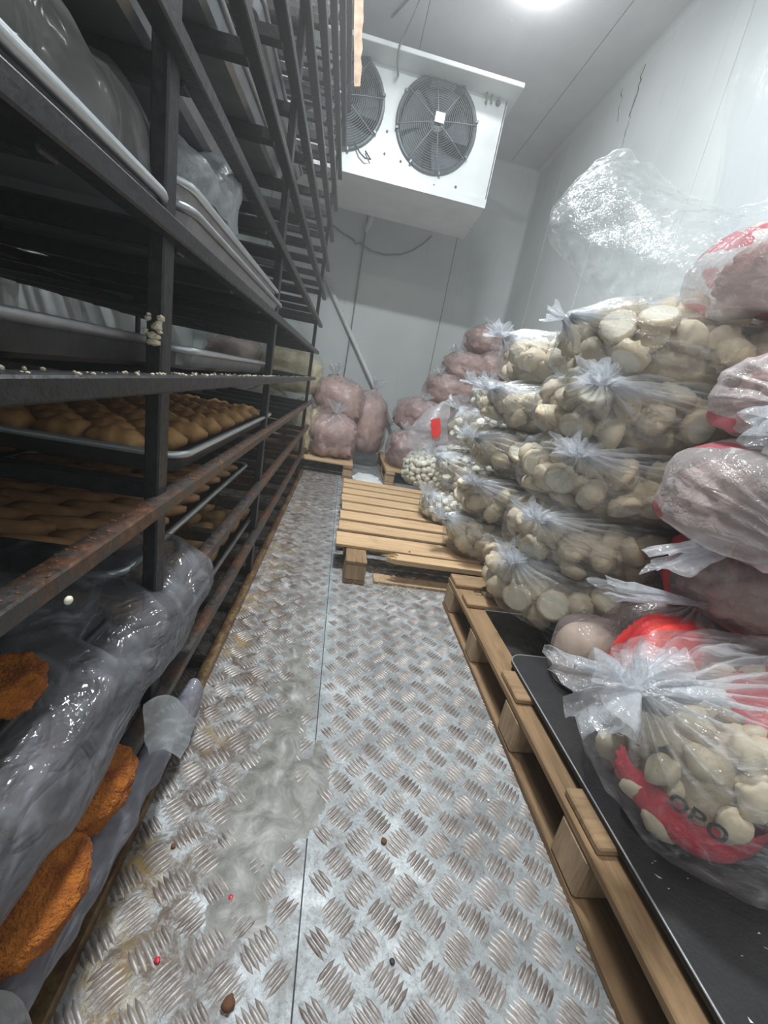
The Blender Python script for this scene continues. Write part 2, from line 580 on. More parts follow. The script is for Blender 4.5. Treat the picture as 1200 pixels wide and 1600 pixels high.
wl = tag(slab('wall_left', (WX0 - 0.1, WY0, 0), (WX0 - 0.004, WY1 + .1, CEIL), M_joint), kind='structure')
for k in range(6):
    a, b = WY0 + k * 1.233, WY0 + (k + 1) * 1.233
    link('wall_panel', box_mesh('wall_panel', (WX0 - 0.01, (a + b) / 2, CEIL / 2), (0.03, b - a - 0.007, CEIL), 0.003), M_wall, wl)
tag(slab('wall_front', (WX0 - .1, WY0 - 0.1, 0), (WX1 + .1, WY0, CEIL), M_wall), kind='structure')
cl = tag(slab('ceiling', (WX0 - .1, WY0 - .1, CEIL + 0.012), (WX1 + .1, WY1 + .1, CEIL + 0.12), M_joint), kind='structure')
cs = [WX0 - .1, -0.95, 0.2, 1.62, WX1 + .1]
for a, b in zip(cs[:-1], cs[1:]):
    link('ceiling_panel', box_mesh('ceiling_panel', ((a + b) / 2, (WY0 + WY1) / 2, CEIL + 0.02), (b - a - 0.006, WY1 - WY0 + .2, 0.04), 0.002), M_ceil, cl)


def coving(name, p0, p1, n1, n2, r):
    """quarter-round strip from p0 to p1 filling the corner of directions n1, n2"""
    vs, fs = [], []
    p0, p1, n1, n2 = map(Vector, (p0, p1, n1, n2))
    K = 6
    for p in (p0, p1):
        for k in range(K + 1):
            th = k / K * pi / 2
            vs.append(p + n1 * (r * (1 - sin(th))) + n2 * (r * (1 - cos(th))))
        vs.append(p.copy())
    n = K + 2
    for k in range(n):
        fs.append((k, (k + 1) % n, n + (k + 1) % n, n + k))
    fs += [tuple(range(n))[::-1], tuple(range(n, 2 * n))]
    return tag(link(name, py_mesh(name, vs, fs, smooth=False), M_wall), kind='structure')


coving('trim_1', (WX1 - 0.006, WY0, CEIL), (WX1 - 0.006, WY1, CEIL), (-1, 0, 0), (0, 0, -1), 0.06)
coving('trim_2', (WX1 - 0.006, WY1 - 0.006, 0), (WX1 - 0.006, WY1 - 0.006, CEIL - 0.02), (-1, 0, 0), (0, -1, 0), 0.07)
coving('trim_3', (WX0, WY1 - 0.006, CEIL), (WX1, WY1 - 0.006, CEIL), (0, -1, 0), (0, 0, -1), 0.05)


# mould cracks running down beside the joint of the right wall
def crack(pts, r):
    o = tube('mould_crack', pts, r, 5, M_seam, wr)
    return o


rng = random.Random(3)
for (pa, pb, w_) in (((1013, 82), (985, 180), 0.006), ((985, 180), (972, 235), 0.003), ((975, 128), (965, 190), 0.003), ((1080, 3), (1010, 80), 0.0045), ((1010, 80), (915, 185), 0.003)):
    a, b = at(*pa, X=WX1 - 0.005), at(*pb, X=WX1 - 0.005)
    pts, rr = [], []
    for k in range(12):
        t = k / 11
        p = a.lerp(b, t)
        p.y += rng.uniform(-.02, .02); p.z += rng.uniform(-.01, .01)
        pts.append(p); rr.append(w_ * rng.uniform(.3, 1.2))
    crack(pts, rr)

# lamps that light the room
def lamp_fixture(loc, sx, sy, label):
    t = empty('ceiling_lamp', loc, label, 'lamp')
    link('lamp_housing', box_mesh('lamp_housing', (0, 0, 0.025), (sx + 0.04, sy + 0.04, 0.05), 0.01), M_white, t)
    me = box_mesh('lamp_diffuser', (0, 0, -0.012), (sx, sy, 0.024), 0.008)
    m, nt, out = mat('lamp_glow')
    e = N(nt, 'ShaderNodeEmission'); e.inputs[0].default_value = (0.95, 0.98, 1, 1); e.inputs[1].default_value = 14
    nt.links.new(e.outputs[0], out.inputs[0])
    link('lamp_diffuser', me, m, t)


lamp_fixture((0.05, 2.1, CEIL - 0.05), 0.5, 0.22, 'bright ceiling lamp before the cooler, above the picture')
lamp_fixture((-0.4, -0.35, CEIL - 0.05), 0.7, 0.35, 'added fill lamp on the ceiling behind the camera')  # this second fixture is made up to go with the rear fill

pb = at(845, -22, Z=CEIL - .07)
t = empty('added_glow_lamp', pb, 'small unseen lamp added for the ceiling glow right of the cooler, just above the picture', 'lamp')  # out of view, added only to make the ceiling glow
bm = bmesh.new(); bmesh.ops.create_cone(bm, cap_ends=True, segments=20, radius1=.07, radius2=.09, depth=.04, matrix=Matrix.Translation((0, 0, .05)))
link('lamp_base', bm_mesh('lamp_base', bm), M_white, t)
bm = bmesh.new(); bmesh.ops.create_uvsphere(bm, u_segments=16, v_segments=10, radius=.055)
m, nt, out = mat('bulb_glow')
e = N(nt, 'ShaderNodeEmission'); e.inputs[0].default_value = (.97, .98, 1, 1); e.inputs[1].default_value = 120
nt.links.new(e.outputs[0], out.inputs[0])
link('lamp_bulb', bm_mesh('lamp_bulb', bm, True), m, t)

# ============================================================ COOLER
CY = 4.5
def cz(q): return 1 + q * CY
cool = empty('evaporator_cooler', (0.06, CY + .3, cz(.384)), 'white ceiling evaporator unit with round fans hanging before the back wall', 'cooler')
inv = Vector((-0.06, -CY - .3, -cz(.384)))
def cpart(name, me, m_, par=None):
    o = link(name, me, m_, cool if par is None else par)
    if par is None: o.location = inv
    return o
X0c, X1c = -0.92, 0.228 * CY
zb, zt = cz(.400), cz(.578)
FANS = [(0.445, cz(.4975)), (-0.392, cz(.4975))]
FR = 0.345
# front sheet with round openings
bm = bmesh.new()
def plate_with_holes(bm, x0, x1, z0, z1, y, holes, r):
    # split by columns around each hole
    xs = sorted([x0] + [h[0] - r - .03 for h in holes] + [h[0] + r + .03 for h in holes] + [x1])
    for a, b in zip(xs[:-1], xs[1:]):
        hole = [h for h in holes if a < h[0] < b]
        if not hole:
            v = [bm.verts.new(p) for p in ((a, y, z0), (b, y, z0), (b, y, z1), (a, y, z1))]
            bm.faces.new(v); continue
        hx, hz = hole[0]
        n = 48
        ring, outer = [], []
        for k in range(n):
            th = 2 * pi * (k + .5) / n
            c_, s_ = cos(th), sin(th)
            ring.append(bm.verts.new((hx + r * c_, y, hz + r * s_)))
            tx = ((b - hx) if c_ > 0 else (hx - a)) / max(abs(c_), 1e-6)
            tz = ((z1 - hz) if s_ > 0 else (hz - z0)) / max(abs(s_), 1e-6)
            t = min(tx, tz)
            outer.append(bm.verts.new((hx + t * c_, y, hz + t * s_)))
        for k in range(n):
            j = (k + 1) % n
            bm.faces.new((ring[k], ring[j], outer[j], outer[k]))
        for (cx, czz) in ((a, z0), (a, z1), (b, z0), (b, z1)):
            # corner filler triangle
            vs_ = sorted(outer, key=lambda v: (v.co.x - cx) ** 2 + (v.co.z - czz) ** 2)[:2]
            c_ = bm.verts.new((cx, y, czz))
            try: bm.faces.new((vs_[0], vs_[1], c_))
            except Exception: pass
plate_with_holes(bm, X0c, X1c, zb, zt, CY, FANS, FR)
cpart('front_sheet', bm_mesh('front_sheet', bm), M_white)
bm = bmesh.new()
D = 0.62
for c, s in (((X0c, CY + D / 2, (zb + zt) / 2), (0.015, D, zt - zb)), ((X1c, CY + D / 2, (zb + zt) / 2), (0.015, D, zt - zb)),
             (((X0c + X1c) / 2, CY + D / 2, zt), (X1c - X0c, D, 0.015)), (((X0c + X1c) / 2, CY + D, (zb + zt) / 2), (X1c - X0c, 0.015, zt - zb))):
    box(bm, c, s)
cpart('casing', bm_mesh('casing', bm), M_white)
cpart('coil_block', box_mesh('coil_block', ((X0c + X1c) / 2, CY + 0.42, (zb + zt) / 2), (X1c - X0c - .06, 0.25, zt - zb - .06)), M_cav)
# top plate overhanging to the front and side
cpart('top_plate', box_mesh('top_plate', ((X0c - .06 + .2555 * 4.285) / 2, (4.285 + CY + D) / 2, 1 + .6 * 4.285), (.2555 * 4.285 - X0c + .06, CY + D - 4.285, 0.035), 0.004), M_white)
# drip pan
bm = bmesh.new()
zp, zq = cz(.384), cz(.400)
pv = [(X0c - .01, CY - .02, zp), (X1c + .005, CY - .02, zp), (X1c + .005, CY - .02, zq), (X0c - .01, CY - .02, zq),
      (X0c - .01, CY + D + .05, zp - .06), (X1c + .005, CY + D + .05, zp - .06), (X1c + .005, CY + D + .05, zq), (X0c - .01, CY + D + .05, zq)]
pv = [bm.verts.new(p) for p in pv]
for f in ((0, 1, 2, 3), (4, 7, 6, 5), (0, 4, 5, 1), (3, 2, 6, 7), (0, 3, 7, 4), (1, 5, 6, 2)):
    bm.faces.new([pv[i] for i in f])
bmesh.ops.recalc_face_normals(bm, faces=bm.faces)
cpart('drip_pan', bm_mesh('drip_pan', bm), M_white)
for (fx, fz) in FANS:
    # ring
    vs, fs = [], []
    prof = [(FR + .022, -0.002), (FR + .018, -0.02), (FR, -0.028), (FR - .012, -0.02), (FR - .012, 0.12)]
    n = 48
    for k in range(n):
        th = 2 * pi * k / n
        for (r, y) in prof: vs.append((fx + r * cos(th), CY + y, fz + r * sin(th)))
    L_ = len(prof)
    for k in range(n):
        for i in range(L_ - 1):
            fs.append((k * L_ + i, k * L_ + i + 1, ((k + 1) % n) * L_ + i + 1, ((k + 1) % n) * L_ + i))
    ring = cpart('fan_ring', py_mesh('fan_ring', vs, fs), M_guard)
    # guard
    bm = bmesh.new()
    vs, fs = [], []
    def tor(r, y, rr, n=40, q=4):
        o0 = len(vs)
        for k in range(n):
            th = 2 * pi * k / n
            for i in range(q):
                ph = 2 * pi * i / q
                R_ = r + rr * cos(ph)
                vs.append((fx + R_ * cos(th), y + rr * sin(ph), fz + R_ * sin(th)))
        for k in range(n):
            for i in range(q):
                fs.append((o0 + k * q + i, o0 + k * q + (i + 1) % q, o0 + ((k + 1) % n) * q + (i + 1) % q, o0 + ((k + 1) % n) * q + i))
    for k in range(1, 19):
        r = FR * (0.1 + 0.9 * k / 18)
        tor(r, CY - 0.03 - 0.045 * (1 - (r / FR) ** 2), 0.0028)
    for k in range(8):
        th = 2 * pi * k / 8 + .2
        o0 = len(vs)
        for i in range(9):
            r = FR * (0.1 + 0.92 * i / 8)
            y = CY - 0.033 - 0.045 * (1 - min(1, r / FR) ** 2)
            for (a_, b_) in ((-.004, -.003), (.004, -.003), (.004, .003), (-.004, .003)):
                vs.append((fx + r * cos(th) - a_ * sin(th), y + b_, fz + r * sin(th) + a_ * cos(th)))
        for i in range(8):
            for q in range(4):
                fs.append((o0 + i * 4 + q, o0 + i * 4 + (q + 1) % 4, o0 + i * 4 + 4 + (q + 1) % 4, o0 + i * 4 + 4 + q))
    bm.free()
    cpart('fan_guard', py_mesh('fan_guard', vs, fs), M_guard)
    # blades
    for b in range(5):
        vs, fs = [], []
        for i in range(6):
            for j in range(5):
                r = 0.07 + (FR - .10) * i / 5
                th = 2 * pi * b / 5 + (j / 4 - .5) * (0.85 + .15 * i / 5) + i * .06
                vs.append((fx + r * cos(th), CY + 0.07 + (j / 4 - .5) * .09, fz + r * sin(th)))
        for i in range(5):
            for j in range(4):
                fs.append((i * 5 + j, i * 5 + j + 1, i * 5 + 6 + j, i * 5 + 5 + j))
        cpart('fan_blade', py_mesh('fan_blade', vs, fs), M_fan)
    bm = bmesh.new()
    bmesh.ops.create_cone(bm, cap_ends=True, segments=24, radius1=.075, radius2=.065, depth=.12,
                          matrix=Matrix.Translation((fx, CY + 0.01, fz)) @ Matrix.Rotation(pi / 2, 4, 'X'))
    hub = cpart('motor_hub', bm_mesh('motor_hub', bm), M_fan)
    cpart('hub_sticker', box_mesh('hub_sticker', (fx + .01, CY - 0.083, fz + .03), (.085, .003, .075)), M_sticker)
    # little mounting clips around the ring
    for k in range(8):
        th = 2 * pi * (k + .35) / 8
        cpart('guard_clip', box_mesh('guard_clip', (fx + (FR + .012) * cos(th), CY - .03, fz + (FR + .012) * sin(th)), (.03, .02, .02), .003, Matrix.Rotation(-th, 4, 'Y')), M_guard)
# brackets and bolts
for px_ in ((761, 150), (769, 152)):
    a = at(px_[0], 128, Y=CY - .06); b = at(px_[0] - 2, 162, Y=CY - .015)
    o = tube('hanger_hook', [a, a.lerp(b, .6) + Vector((.01, 0, 0)), b], 0.009, 6, M_joint, cool); o.location = inv
p = at(778, 161, Y=CY - .012)
bm = bmesh.new(); bmesh.ops.create_uvsphere(bm, u_segments=10, v_segments=6, radius=.022, matrix=Matrix.Translation(p))
cpart('bolt', bm_mesh('bolt', bm, True), M_guard)
for (a_, b_) in ((605, 205), (601, 240), (626, 252), (678, 290), (712, 292), (737, 355)):
    p = at(a_, b_, Y=CY - .004)
    bm = bmesh.new(); bmesh.ops.create_uvsphere(bm, u_segments=8, v_segments=5, radius=.011, matrix=Matrix.Translation(p))
    cpart('screw', bm_mesh('screw', bm, True), M_joint)
# dangling wire at left fan's foot
pts = [at(553, 222, Y=CY - .02), at(562, 238, Y=CY - .05), at(570, 247, Y=CY - .05), at(579, 249, Y=CY - .04), at(571, 236, Y=CY - .02)]
o = tube('loose_wire', pts, 0.007, 6, M_guard, cool); o.location = inv

# suspension cable over the top plate up to the ceiling
pts = [at(622, 118, Y=CY - .01), at(621, 100, Y=4.32), at(624, 72, Y=4.25), Vector((0.16, 4.12, CEIL - .01)), Vector(at(637, 0, Z=CEIL - .008))]
q = pts[-1] + (pts[-1] - pts[-2]) * .8; q.z = CEIL - .008
o = tube('suspension_cable', pts + [q], 0.009, 6, M_wire)
tag(o, 'thin dark cable running from the ceiling down to the cooler between its fans', 'cable')

# ------------------------------------------------------------ back wall pipes and cables
YB = WY1 - 0.06
o = tube('conduit_pipe', [at(505, 425, Y=YB), at(588, 612, Y=YB - .03), at(612, 665, Y=YB - .1)], 0.028, 10, M_pipe)
tag(o, 'white conduit pipe slanting down the back wall behind the pink bags', 'pipe')
o = tube('drain_pipe', [at(584, 326, Y=YB - .05), at(579, 345, Y=YB), at(571, 362, Y=YB)], 0.03, 10, M_pipe)
tag(o, 'short white drain pipe under the cooler on the back wall', 'pipe')
o = tube('wall_cable', [at(571, 360, Y=YB + .03), at(556, 466, Y=YB + .03), at(545, 540, Y=YB + .03), at(532, 620, Y=YB + .03)], 0.009, 6, M_wire)
tag(o, 'thin grey cable running straight down the back wall joint', 'cable')
pp = [(520, 352), (535, 364), (552, 374), (556, 381), (562, 379), (580, 392), (600, 398), (625, 398), (645, 391), (662, 380), (674, 369)]
o = tube('looping_wire', [at(x, y, Y=YB + (.02 if i < 5 else -.05)) for i, (x, y) in enumerate(pp)], 0.011, 6, M_wire)
tag(o, 'grey wire looping in a sag across the back wall below the cooler', 'cable')

# torn tan strip tied up at the far end of the rack
vs, fs = [], []
n = 14
rng = random.Random(8)
YS = 3.25
for i in range(n):
    t = i / (n - 1)
    py_ = -60 + 195 * t
    xl, xr = 553.5 + rng.uniform(-.6, .6), 568.5 - 6 * t * t + rng.uniform(-1.5, 1.5)
    a, b = at(xl, py_, Y=YS), at(xr, py_, Y=YS)
    for p, dy in ((a, 0), (b, 0), (b, .02), (a, .02)):
        vs.append((p.x, p.y + dy, p.z))
for i in range(n - 1):
    for q in range(4):
        fs.append((i * 4 + q, i * 4 + (q + 1) % 4, i * 4 + 4 + (q + 1) % 4, i * 4 + 4 + q))
fs += [(0, 3, 2, 1), tuple((n - 1) * 4 + q for q in range(4))]
o = link('foam_strip', py_mesh('foam_strip', vs, fs, False), M_tan)
tag(o, 'torn tan foam strip hanging beside the rack top in front of the left fan', 'strip')

# ============================================================ RACK
RXF, RXB = -0.305, -1.78           # aisle edge, wall edge
YN, YF = -0.55, 4.22
LV = [1 + z for z in (-.985, -.761, -.525, -.289, -.067, .169, .405, .641, .877, 1.113, 1.349, 1.585, 1.821, 2.057)]
rack = empty('shelving_rack', (RXF, 2.0, 0), 'tall dark steel tray rack filling the left side of the aisle', 'rack')
roff = Vector((-RXF, -2.0, 0))
rail_m = {}
def rail(x, z, m_):
    k = m_.name
    if k not in rail_m:
        me = box_mesh('rail', (0, 0, 0), (0.034, YF - YN + .06, 0.028), 0.003)
        me.materials.append(m_)
        rail_m[k] = me
    return link('rail', rail_m[k], None, rack, Vector((x, (YN + YF) / 2, z)) + roff)
for i, z in enumerate(LV):
    m_ = M_steel_o if i == 0 else M_steel_r if i < 4 else M_steel
    rail(RXF - 0.005, z, m_)
    rail((RXF + RXB) / 2, z, m_)
    rail(RXB, z, m_)
cb = {}
for i, z in enumerate(LV):
    m_ = M_steel_r if i < 3 else M_steel
    if m_.name not in cb:
        me = box_mesh('crossbar', (0, 0, 0), (RXF - RXB - .03, 0.034, 0.034), 0.003)
        me.materials.append(m_)
        cb[m_.name] = me
    y = YN + 0.04
    k = 0
    while y < YF + .01:
        link('crossbar', cb[m_.name], None, rack, Vector(((RXF + RXB) / 2, y, z - 0.003)) + roff)
        y += 0.345 if k % 1 == 0 else .3
        k += 1
pme = box_mesh('post', (0, 0, 0), (0.026, 0.042, LV[-1] + 0.02), 0.003)
pme.materials.append(M_steel)
for y in (-0.45, 0.802, 1.875, 3.9):
    for x in (RXF - 0.022, RXB + .02):
        link('post', pme, None, rack, Vector((x, y, (LV[-1] + 0.02) / 2)) + roff)


# ------------------------------------------------------------ trays
def pan(name, x0, x1, y0, y1, z, h, label, m_body, m_rim, group=None, rot=0.0, tilt=0.0):
    t = empty(name, ((x0 + x1) / 2, (y0 + y1) / 2, z), label, 'tray', group, rot)
    t.rotation_euler = (tilt, 0, rot)
    a, b = (x1 - x0) / 2, (y1 - y0) / 2
    bm = bmesh.new()
    r = 0.05
    def loop(ax, by, zz, rr):
        vs_ = []
        for (sx, sy, t0) in ((1, 1, 0), (-1, 1, pi / 2), (-1, -1, pi), (1, -1, 3 * pi / 2)):
            for k in range(5):
                th = t0 + k / 4 * pi / 2
                vs_.append(bm.verts.new((sx * (ax - rr) + rr * cos(th), sy * (by - rr) + rr * sin(th), zz)))
        return vs_
    L0 = loop(a - .025, b - .025, 0.0, r - .02)
    L1 = loop(a - .012, b - .012, 0.008, r - .01)
    L2 = loop(a, b, h, r)
    L3 = loop(a - .006, b - .006, h, r - .005)
    L4 = loop(a - .018, b - .018, 0.011, r - .015)
    bm.faces.new(L0[::-1])
    for A_, B_ in ((L0, L1), (L1, L2), (L2, L3), (L3, L4)):
        n_ = len(A_)
        for k in range(n_):
            bm.faces.new((A_[k], A_[(k + 1) % n_], B_[(k + 1) % n_], B_[k]))
    bm.faces.new(L4)
    link('pan', bm_mesh('pan', bm), m_body, t)
    pts = []
    for (sx, sy, t0) in ((1, 1, 0), (-1, 1, pi / 2), (-1, -1, pi), (1, -1, 3 * pi / 2)):
        for k in range(6):
            th = t0 + k / 5 * pi / 2
            pts.append((sx * (a - r) + r * cos(th), sy * (b - r) + r * sin(th), h))
    tube('rim', pts, 0.0085, 6, m_rim, t, closed=True)
    return t


SH = 0.017  # half rail height: tray rests above the bar
def zs(i): return LV[i] + SH
XM = (RXF + RXB) / 2
pan('baking_tray', -1.02, -0.325, 0.92, 2.05, zs(3), 0.045, 'long aluminium tray of golden buns with a bright rim', M_pan_d, M_rim)
pan('baking_tray', -1.76, -1.05, 0.92, 2.05, zs(3), 0.045, 'tray of golden buns on the wall side of the bun shelf', M_pan_d, M_rim)
pan('baking_tray', -1.06, -0.395, 0.80, 1.97, zs(2), 0.04, 'aluminium tray of brown long loaves under the bun tray', M_pan_d, M_rim)
pan('baking_tray', -1.76, -1.08, 0.80, 1.97, zs(2), 0.04, 'tray of brown loaves on the wall side under the bun tray', M_pan_d, M_rim)
pan('baking_tray', -1.02, -0.345, 0.95, 2.0, zs(1), 0.04, 'low dark tray of tan rolls just above the rack foot', M_pan_d, M_pan)
pan('baking_tray', -1.00, -0.335, -0.35, 0.78, zs(1), 0.04, 'low grey tray of orange crumbed patties nearest the camera', M_pan_d, M_pan)
pan('baking_tray', -1.00, -0.345, -0.3, 0.70, zs(2), 0.03, 'dark tray behind the rusty rail with an orange patty by the left edge', M_pan_d, M_pan_d)
pan('baking_tray', -1.03, -0.36, 0.35, 0.95, zs(4) + .0, 0.048, 'dark pan above the bun tray, left of the first post', M_pan_d, M_pan)
pan('baking_tray', -1.0, -0.335, 0.98, 1.84, zs(4), 0.042, 'grey pan with a bright curled rim between the first two posts', M_pan, M_rim, tilt=0.0)
pan('baking_tray', -1.02, -0.31, -0.35, 0.80, zs(5), 0.02, 'grey tray with a bright edge under the foggy plastic bag', M_pan, M_rim)
pan('baking_tray', -1.0, -0.312, 0.86, 1.96, zs(5), 0.04, 'lower of the two grey trays stacked beyond the first post', M_pan, M_pan)
pan('baking_tray', -1.0, -0.322, 0.87, 1.93, zs(5) + 0.046, 0.035, 'upper of the two grey trays stacked beyond the first post', M_pan, M_rim)
pan('baking_tray', -1.0, -0.36, 0.36, 1.42, zs(6), 0.04, 'tray seen from below, lower of the two rows above the foggy bag', M_pan, M_pan, rot=0.03)
pan('baking_tray', -1.7, -1.05, 0.3, 1.42, zs(6), 0.04, 'tray seen from below by the wall above the foggy bag', M_pan, M_pan)
pan('baking_tray', -1.0, -0.37, 1.0, 2.0, zs(7), 0.04, 'tray seen from below on the second shelf above the foggy bag', M_pan, M_pan, rot=-0.03)
pan('baking_tray', -1.75, -1.05, 0.5, 1.6, zs(7), 0.04, 'wall side tray seen from below on the second shelf above the foggy bag', M_pan, M_pan)
pan('baking_tray', -1.0, -0.38, 1.5, 2.6, zs(8), 0.04, 'tray seen from below high in the middle of the rack', M_pan, M_pan)


# ------------------------------------------------------------ baked goods
def loaf_mesh(name, l, w, h, seed, bend=0.0, cuts=3, seg=10, rg=8):
    vs, fs = [], []
    rn = random.Random(seed)
    for i in range(seg + 1):
        t = i / seg
        x = (t - .5) * l
        s = max(0.06, (1 - abs(2 * t - 1) ** 2.6)) ** .5
        s *= 1 + 0.10 * sin(t * pi * 2 * cuts)
        for k in range(rg):
            th = 2 * pi * k / rg
            y = cos(th) * w / 2 * s
            z = h / 2 + sin(th) * h / 2 * s * (1 if sin(th) > 0 else .85)
            nz = noise.noise(Vector((x * 30 + seed, y * 30, z * 30))) * .006
            vs.append((x, y + bend * (t - .5) ** 2 + nz, z + nz))
    for i in range(seg):
        for k in range(rg):
            fs.append((i * rg + k, (i + 1) * rg + k, (i + 1) * rg + (k + 1) % rg, i * rg + (k + 1) % rg))
    fs.append(tuple(range(rg))); fs.append(tuple(seg * rg + k for k in range(rg))[::-1])
    return py_mesh(name, vs, fs)


ORD = ['first', 'second', 'third', 'fourth', 'fifth', 'sixth', 'seventh', 'eighth', 'ninth', 'tenth', 'eleventh', 'twelfth',
       'thirteenth', 'fourteenth', 'fifteenth', 'sixteenth', 'seventeenth', 'eighteenth', 'nineteenth', 'twentieth']


def fill_tray(name, label, group, m_, x0, x1, y0, y1, z, l, w, h, dx, dy, seed, ang=0.0, bend=0.0, cuts=3):
    rn = random.Random(seed)
    protos = [loaf_mesh(name, l, w, h, seed + i, bend, cuts) for i in range(3)]
    for me in protos: me.materials.append(m_)
    y = y0
    cnt = 0
    row = 0
    while y < y1:
        x = x0 + (dx * .5 if row % 2 else 0)
        ncol = len([k for k in range(50) if x + k * dx < x1])
        j = 0
        while x < x1:
            j += 1
            o = link(name, rn.choice(protos), None, None, (x + rn.uniform(-.006, .006), y + rn.uniform(-.004, .004), z),
                     (rn.uniform(-.08, .08), rn.uniform(-.05, .05), ang + rn.uniform(-.12, .12)))
            tag(o, '%s, row %s, %s from aisle' % (label, ORD[row], ORD[ncol - j]), 'bread', group)
            x += dx; cnt += 1
        y += dy; row += 1
    return cnt


c = 0
c += fill_tray('bread_bun', 'golden bun on the bright rimmed tray', 'buns on the bright rimmed tray', M_bun, -0.96, -0.38, 1.0, 2.0, zs(3) + 0.012, 0.125, 0.082, 0.062, 0.118, 0.074, 11, 0.12)
c += fill_tray('bread_bun', 'golden bun on the wall side tray', 'buns on the wall side tray', M_bun, -1.68, -1.10, 1.0, 2.0, zs(3) + 0.012, 0.14, 0.10, 0.062, 0.14, 0.10, 12, 0.12)
c += fill_tray('bread_loaf', 'brown loaf under the bun tray', 'brown loaves on the tray', M_loaf, -0.96, -0.44, 0.88, 1.9, zs(2) + 0.012, 0.20, 0.065, 0.06, 0.18, 0.062, 13, 0.25, 0.12, 1)
c += fill_tray('bread_loaf', 'brown loaf on the lower wall side tray', 'brown loaves by the wall', M_loaf, -1.64, -1.16, 0.88, 1.9, zs(2) + 0.012, 0.22, 0.085, 0.06, 0.2, 0.085, 14, 0.2, 0.1, 1)
c += fill_tray('bread_roll', 'tan roll on the low tray', 'tan rolls on the low tray', M_roll, -0.94, -0.40, 1.02, 1.95, zs(1) + 0.012, 0.16, 0.075, 0.065, 0.15, 0.078, 15, 0.5, 0.3, 2)


# crumbed patties
def patty_mesh(seed, rx, ry, h):
    bm = bmesh.new()
    bmesh.ops.create_icosphere(bm, subdivisions=4, radius=1.0)
    for v in bm.verts:
        p = v.co.copy()
        e = abs(p.z)
        q = Vector((p.x * rx, p.y * ry, (p.z if e < .35 else math.copysign(.35 + (e - .35) * .25, p.z)) * h))
        d = noise.fractal(p * 3 + Vector((seed, 0, 0)), 1.0, 2.0, 3) * .006 + noise.noise(q * 110) * .006
        v.co = q + p.normalized() * d
    return bm_mesh('fried_patty', bm, True)


def patty(px_, py_, Z, rx, ry, rz, seed, label, h=.055):
    p = at(px_, py_, Z=Z)
    o = link('fried_patty', patty_mesh(seed, rx, ry, h), M_patty, None, p, (0.0, 0.0, rz))
    tag(o, label, 'patty')


ZP = zs(1) + 0.012 + .03
patty(135, 1235, ZP, 0.062, 0.085, -.10, 1, 'orange crumbed patty, upper one beside the shiny plastic roll', .04)
patty(45, 1400, ZP, 0.062, 0.085, .1, 2, 'orange crumbed patty, lower one beside the shiny plastic roll', .04)
patty(0, 1250, ZP, 0.06, 0.08, .3, 5, 'crumbed patty showing faintly through the grey plastic sheet', .04)
patty(-14, 1072, zs(2) + .075, 0.055, 0.055, 0, 3, 'orange patty at the left edge above the grey plastic sheet', .035)
patty(105, 1110, ZP, 0.06, 0.06, .5, 6, 'farther crumbed patty under the grey plastic sheet', .04)


# ------------------------------------------------------------ sheets of film
def film_sheet(name, net, m_, nu=40, nv=40, amp=0.02, fs_=6.0, seed=0, haze=None, parent=None):
    """net: rows of 3D control points, interpolated bilinearly-smooth"""
    R_, C_ = len(net), len(net[0])
    net = [[Vector(p) for p in r] for r in net]
    def cr(ps, t):
        n_ = len(ps) - 1
        x = min(max(t * n_, 0), n_ - 1e-6)
        i = int(x); f = x - i
        p0 = ps[max(i - 1, 0)]; p1 = ps[i]; p2 = ps[i + 1]; p3 = ps[min(i + 2, n_)]
        return 0.5 * ((2 * p1) + (p2 - p0) * f + (2 * p0 - 5 * p1 + 4 * p2 - p3) * f * f + (3 * p1 - p0 - 3 * p2 + p3) * f ** 3)
    vs, fs, hz = [], [], []
    for i in range(nu + 1):
        u = i / nu
        rowp = [cr([net[r][c_] for r in range(R_)], u) for c_ in range(C_)]
        for j in range(nv + 1):
            v = j / nv
            p = cr(rowp, v)
            q = p * fs_ + Vector((seed * 7.1, 0, 0))
            d = noise.noise_vector(q) * amp + noise.noise_vector(q * 2.3) * amp * .45
            # ridged crumples
            rdg = 1 - abs(noise.noise(q * 1.7)) * 3
            p = p + d + Vector((0, 0, 1)) * max(0, rdg) * amp * .3
            vs.append(p)
            h = 0.15 + .5 * max(0, rdg) ** 3
            if haze: h = haze(u, v, h)
            hz.append(h)
    for i in range(nu):
        for j in range(nv):
            a = i * (nv + 1) + j
            fs.append((a, a + 1, a + nv + 2, a + nv + 1))
    return link(name, py_mesh(name, vs, fs, attr=hz), m_, parent)


# foggy bag on the upper left tray
ZB = zs(5) + .03
def T(x, y, z): return Vector((x, y, z))
net = []
for (y, hh, xf) in ((-.30, .12, -.34), (0.2, .14, -.33), (0.45, .15, -.335), (0.60, .13, -.34), (0.68, .10, -.35), (.78, .15, -.36), (.89, .155, -.365), (.965, .10, -.37), (.985, .0, -.40)):
    net.append([T(xf + .015, y, ZB - .012), T(xf, y + .01, ZB + hh * .55), T(xf - .07, y, ZB + hh), T(xf - .3, y, ZB + hh * 1.15), T(xf - .55, y, ZB + hh * .8), T(xf - .62, y, ZB - .01)])
o = film_sheet('plastic_bag', net, F_fog, 60, 50, 0.022, 7, 2)
tag(o, 'foggy grey plastic bag lying on the upper left tray', 'bag')
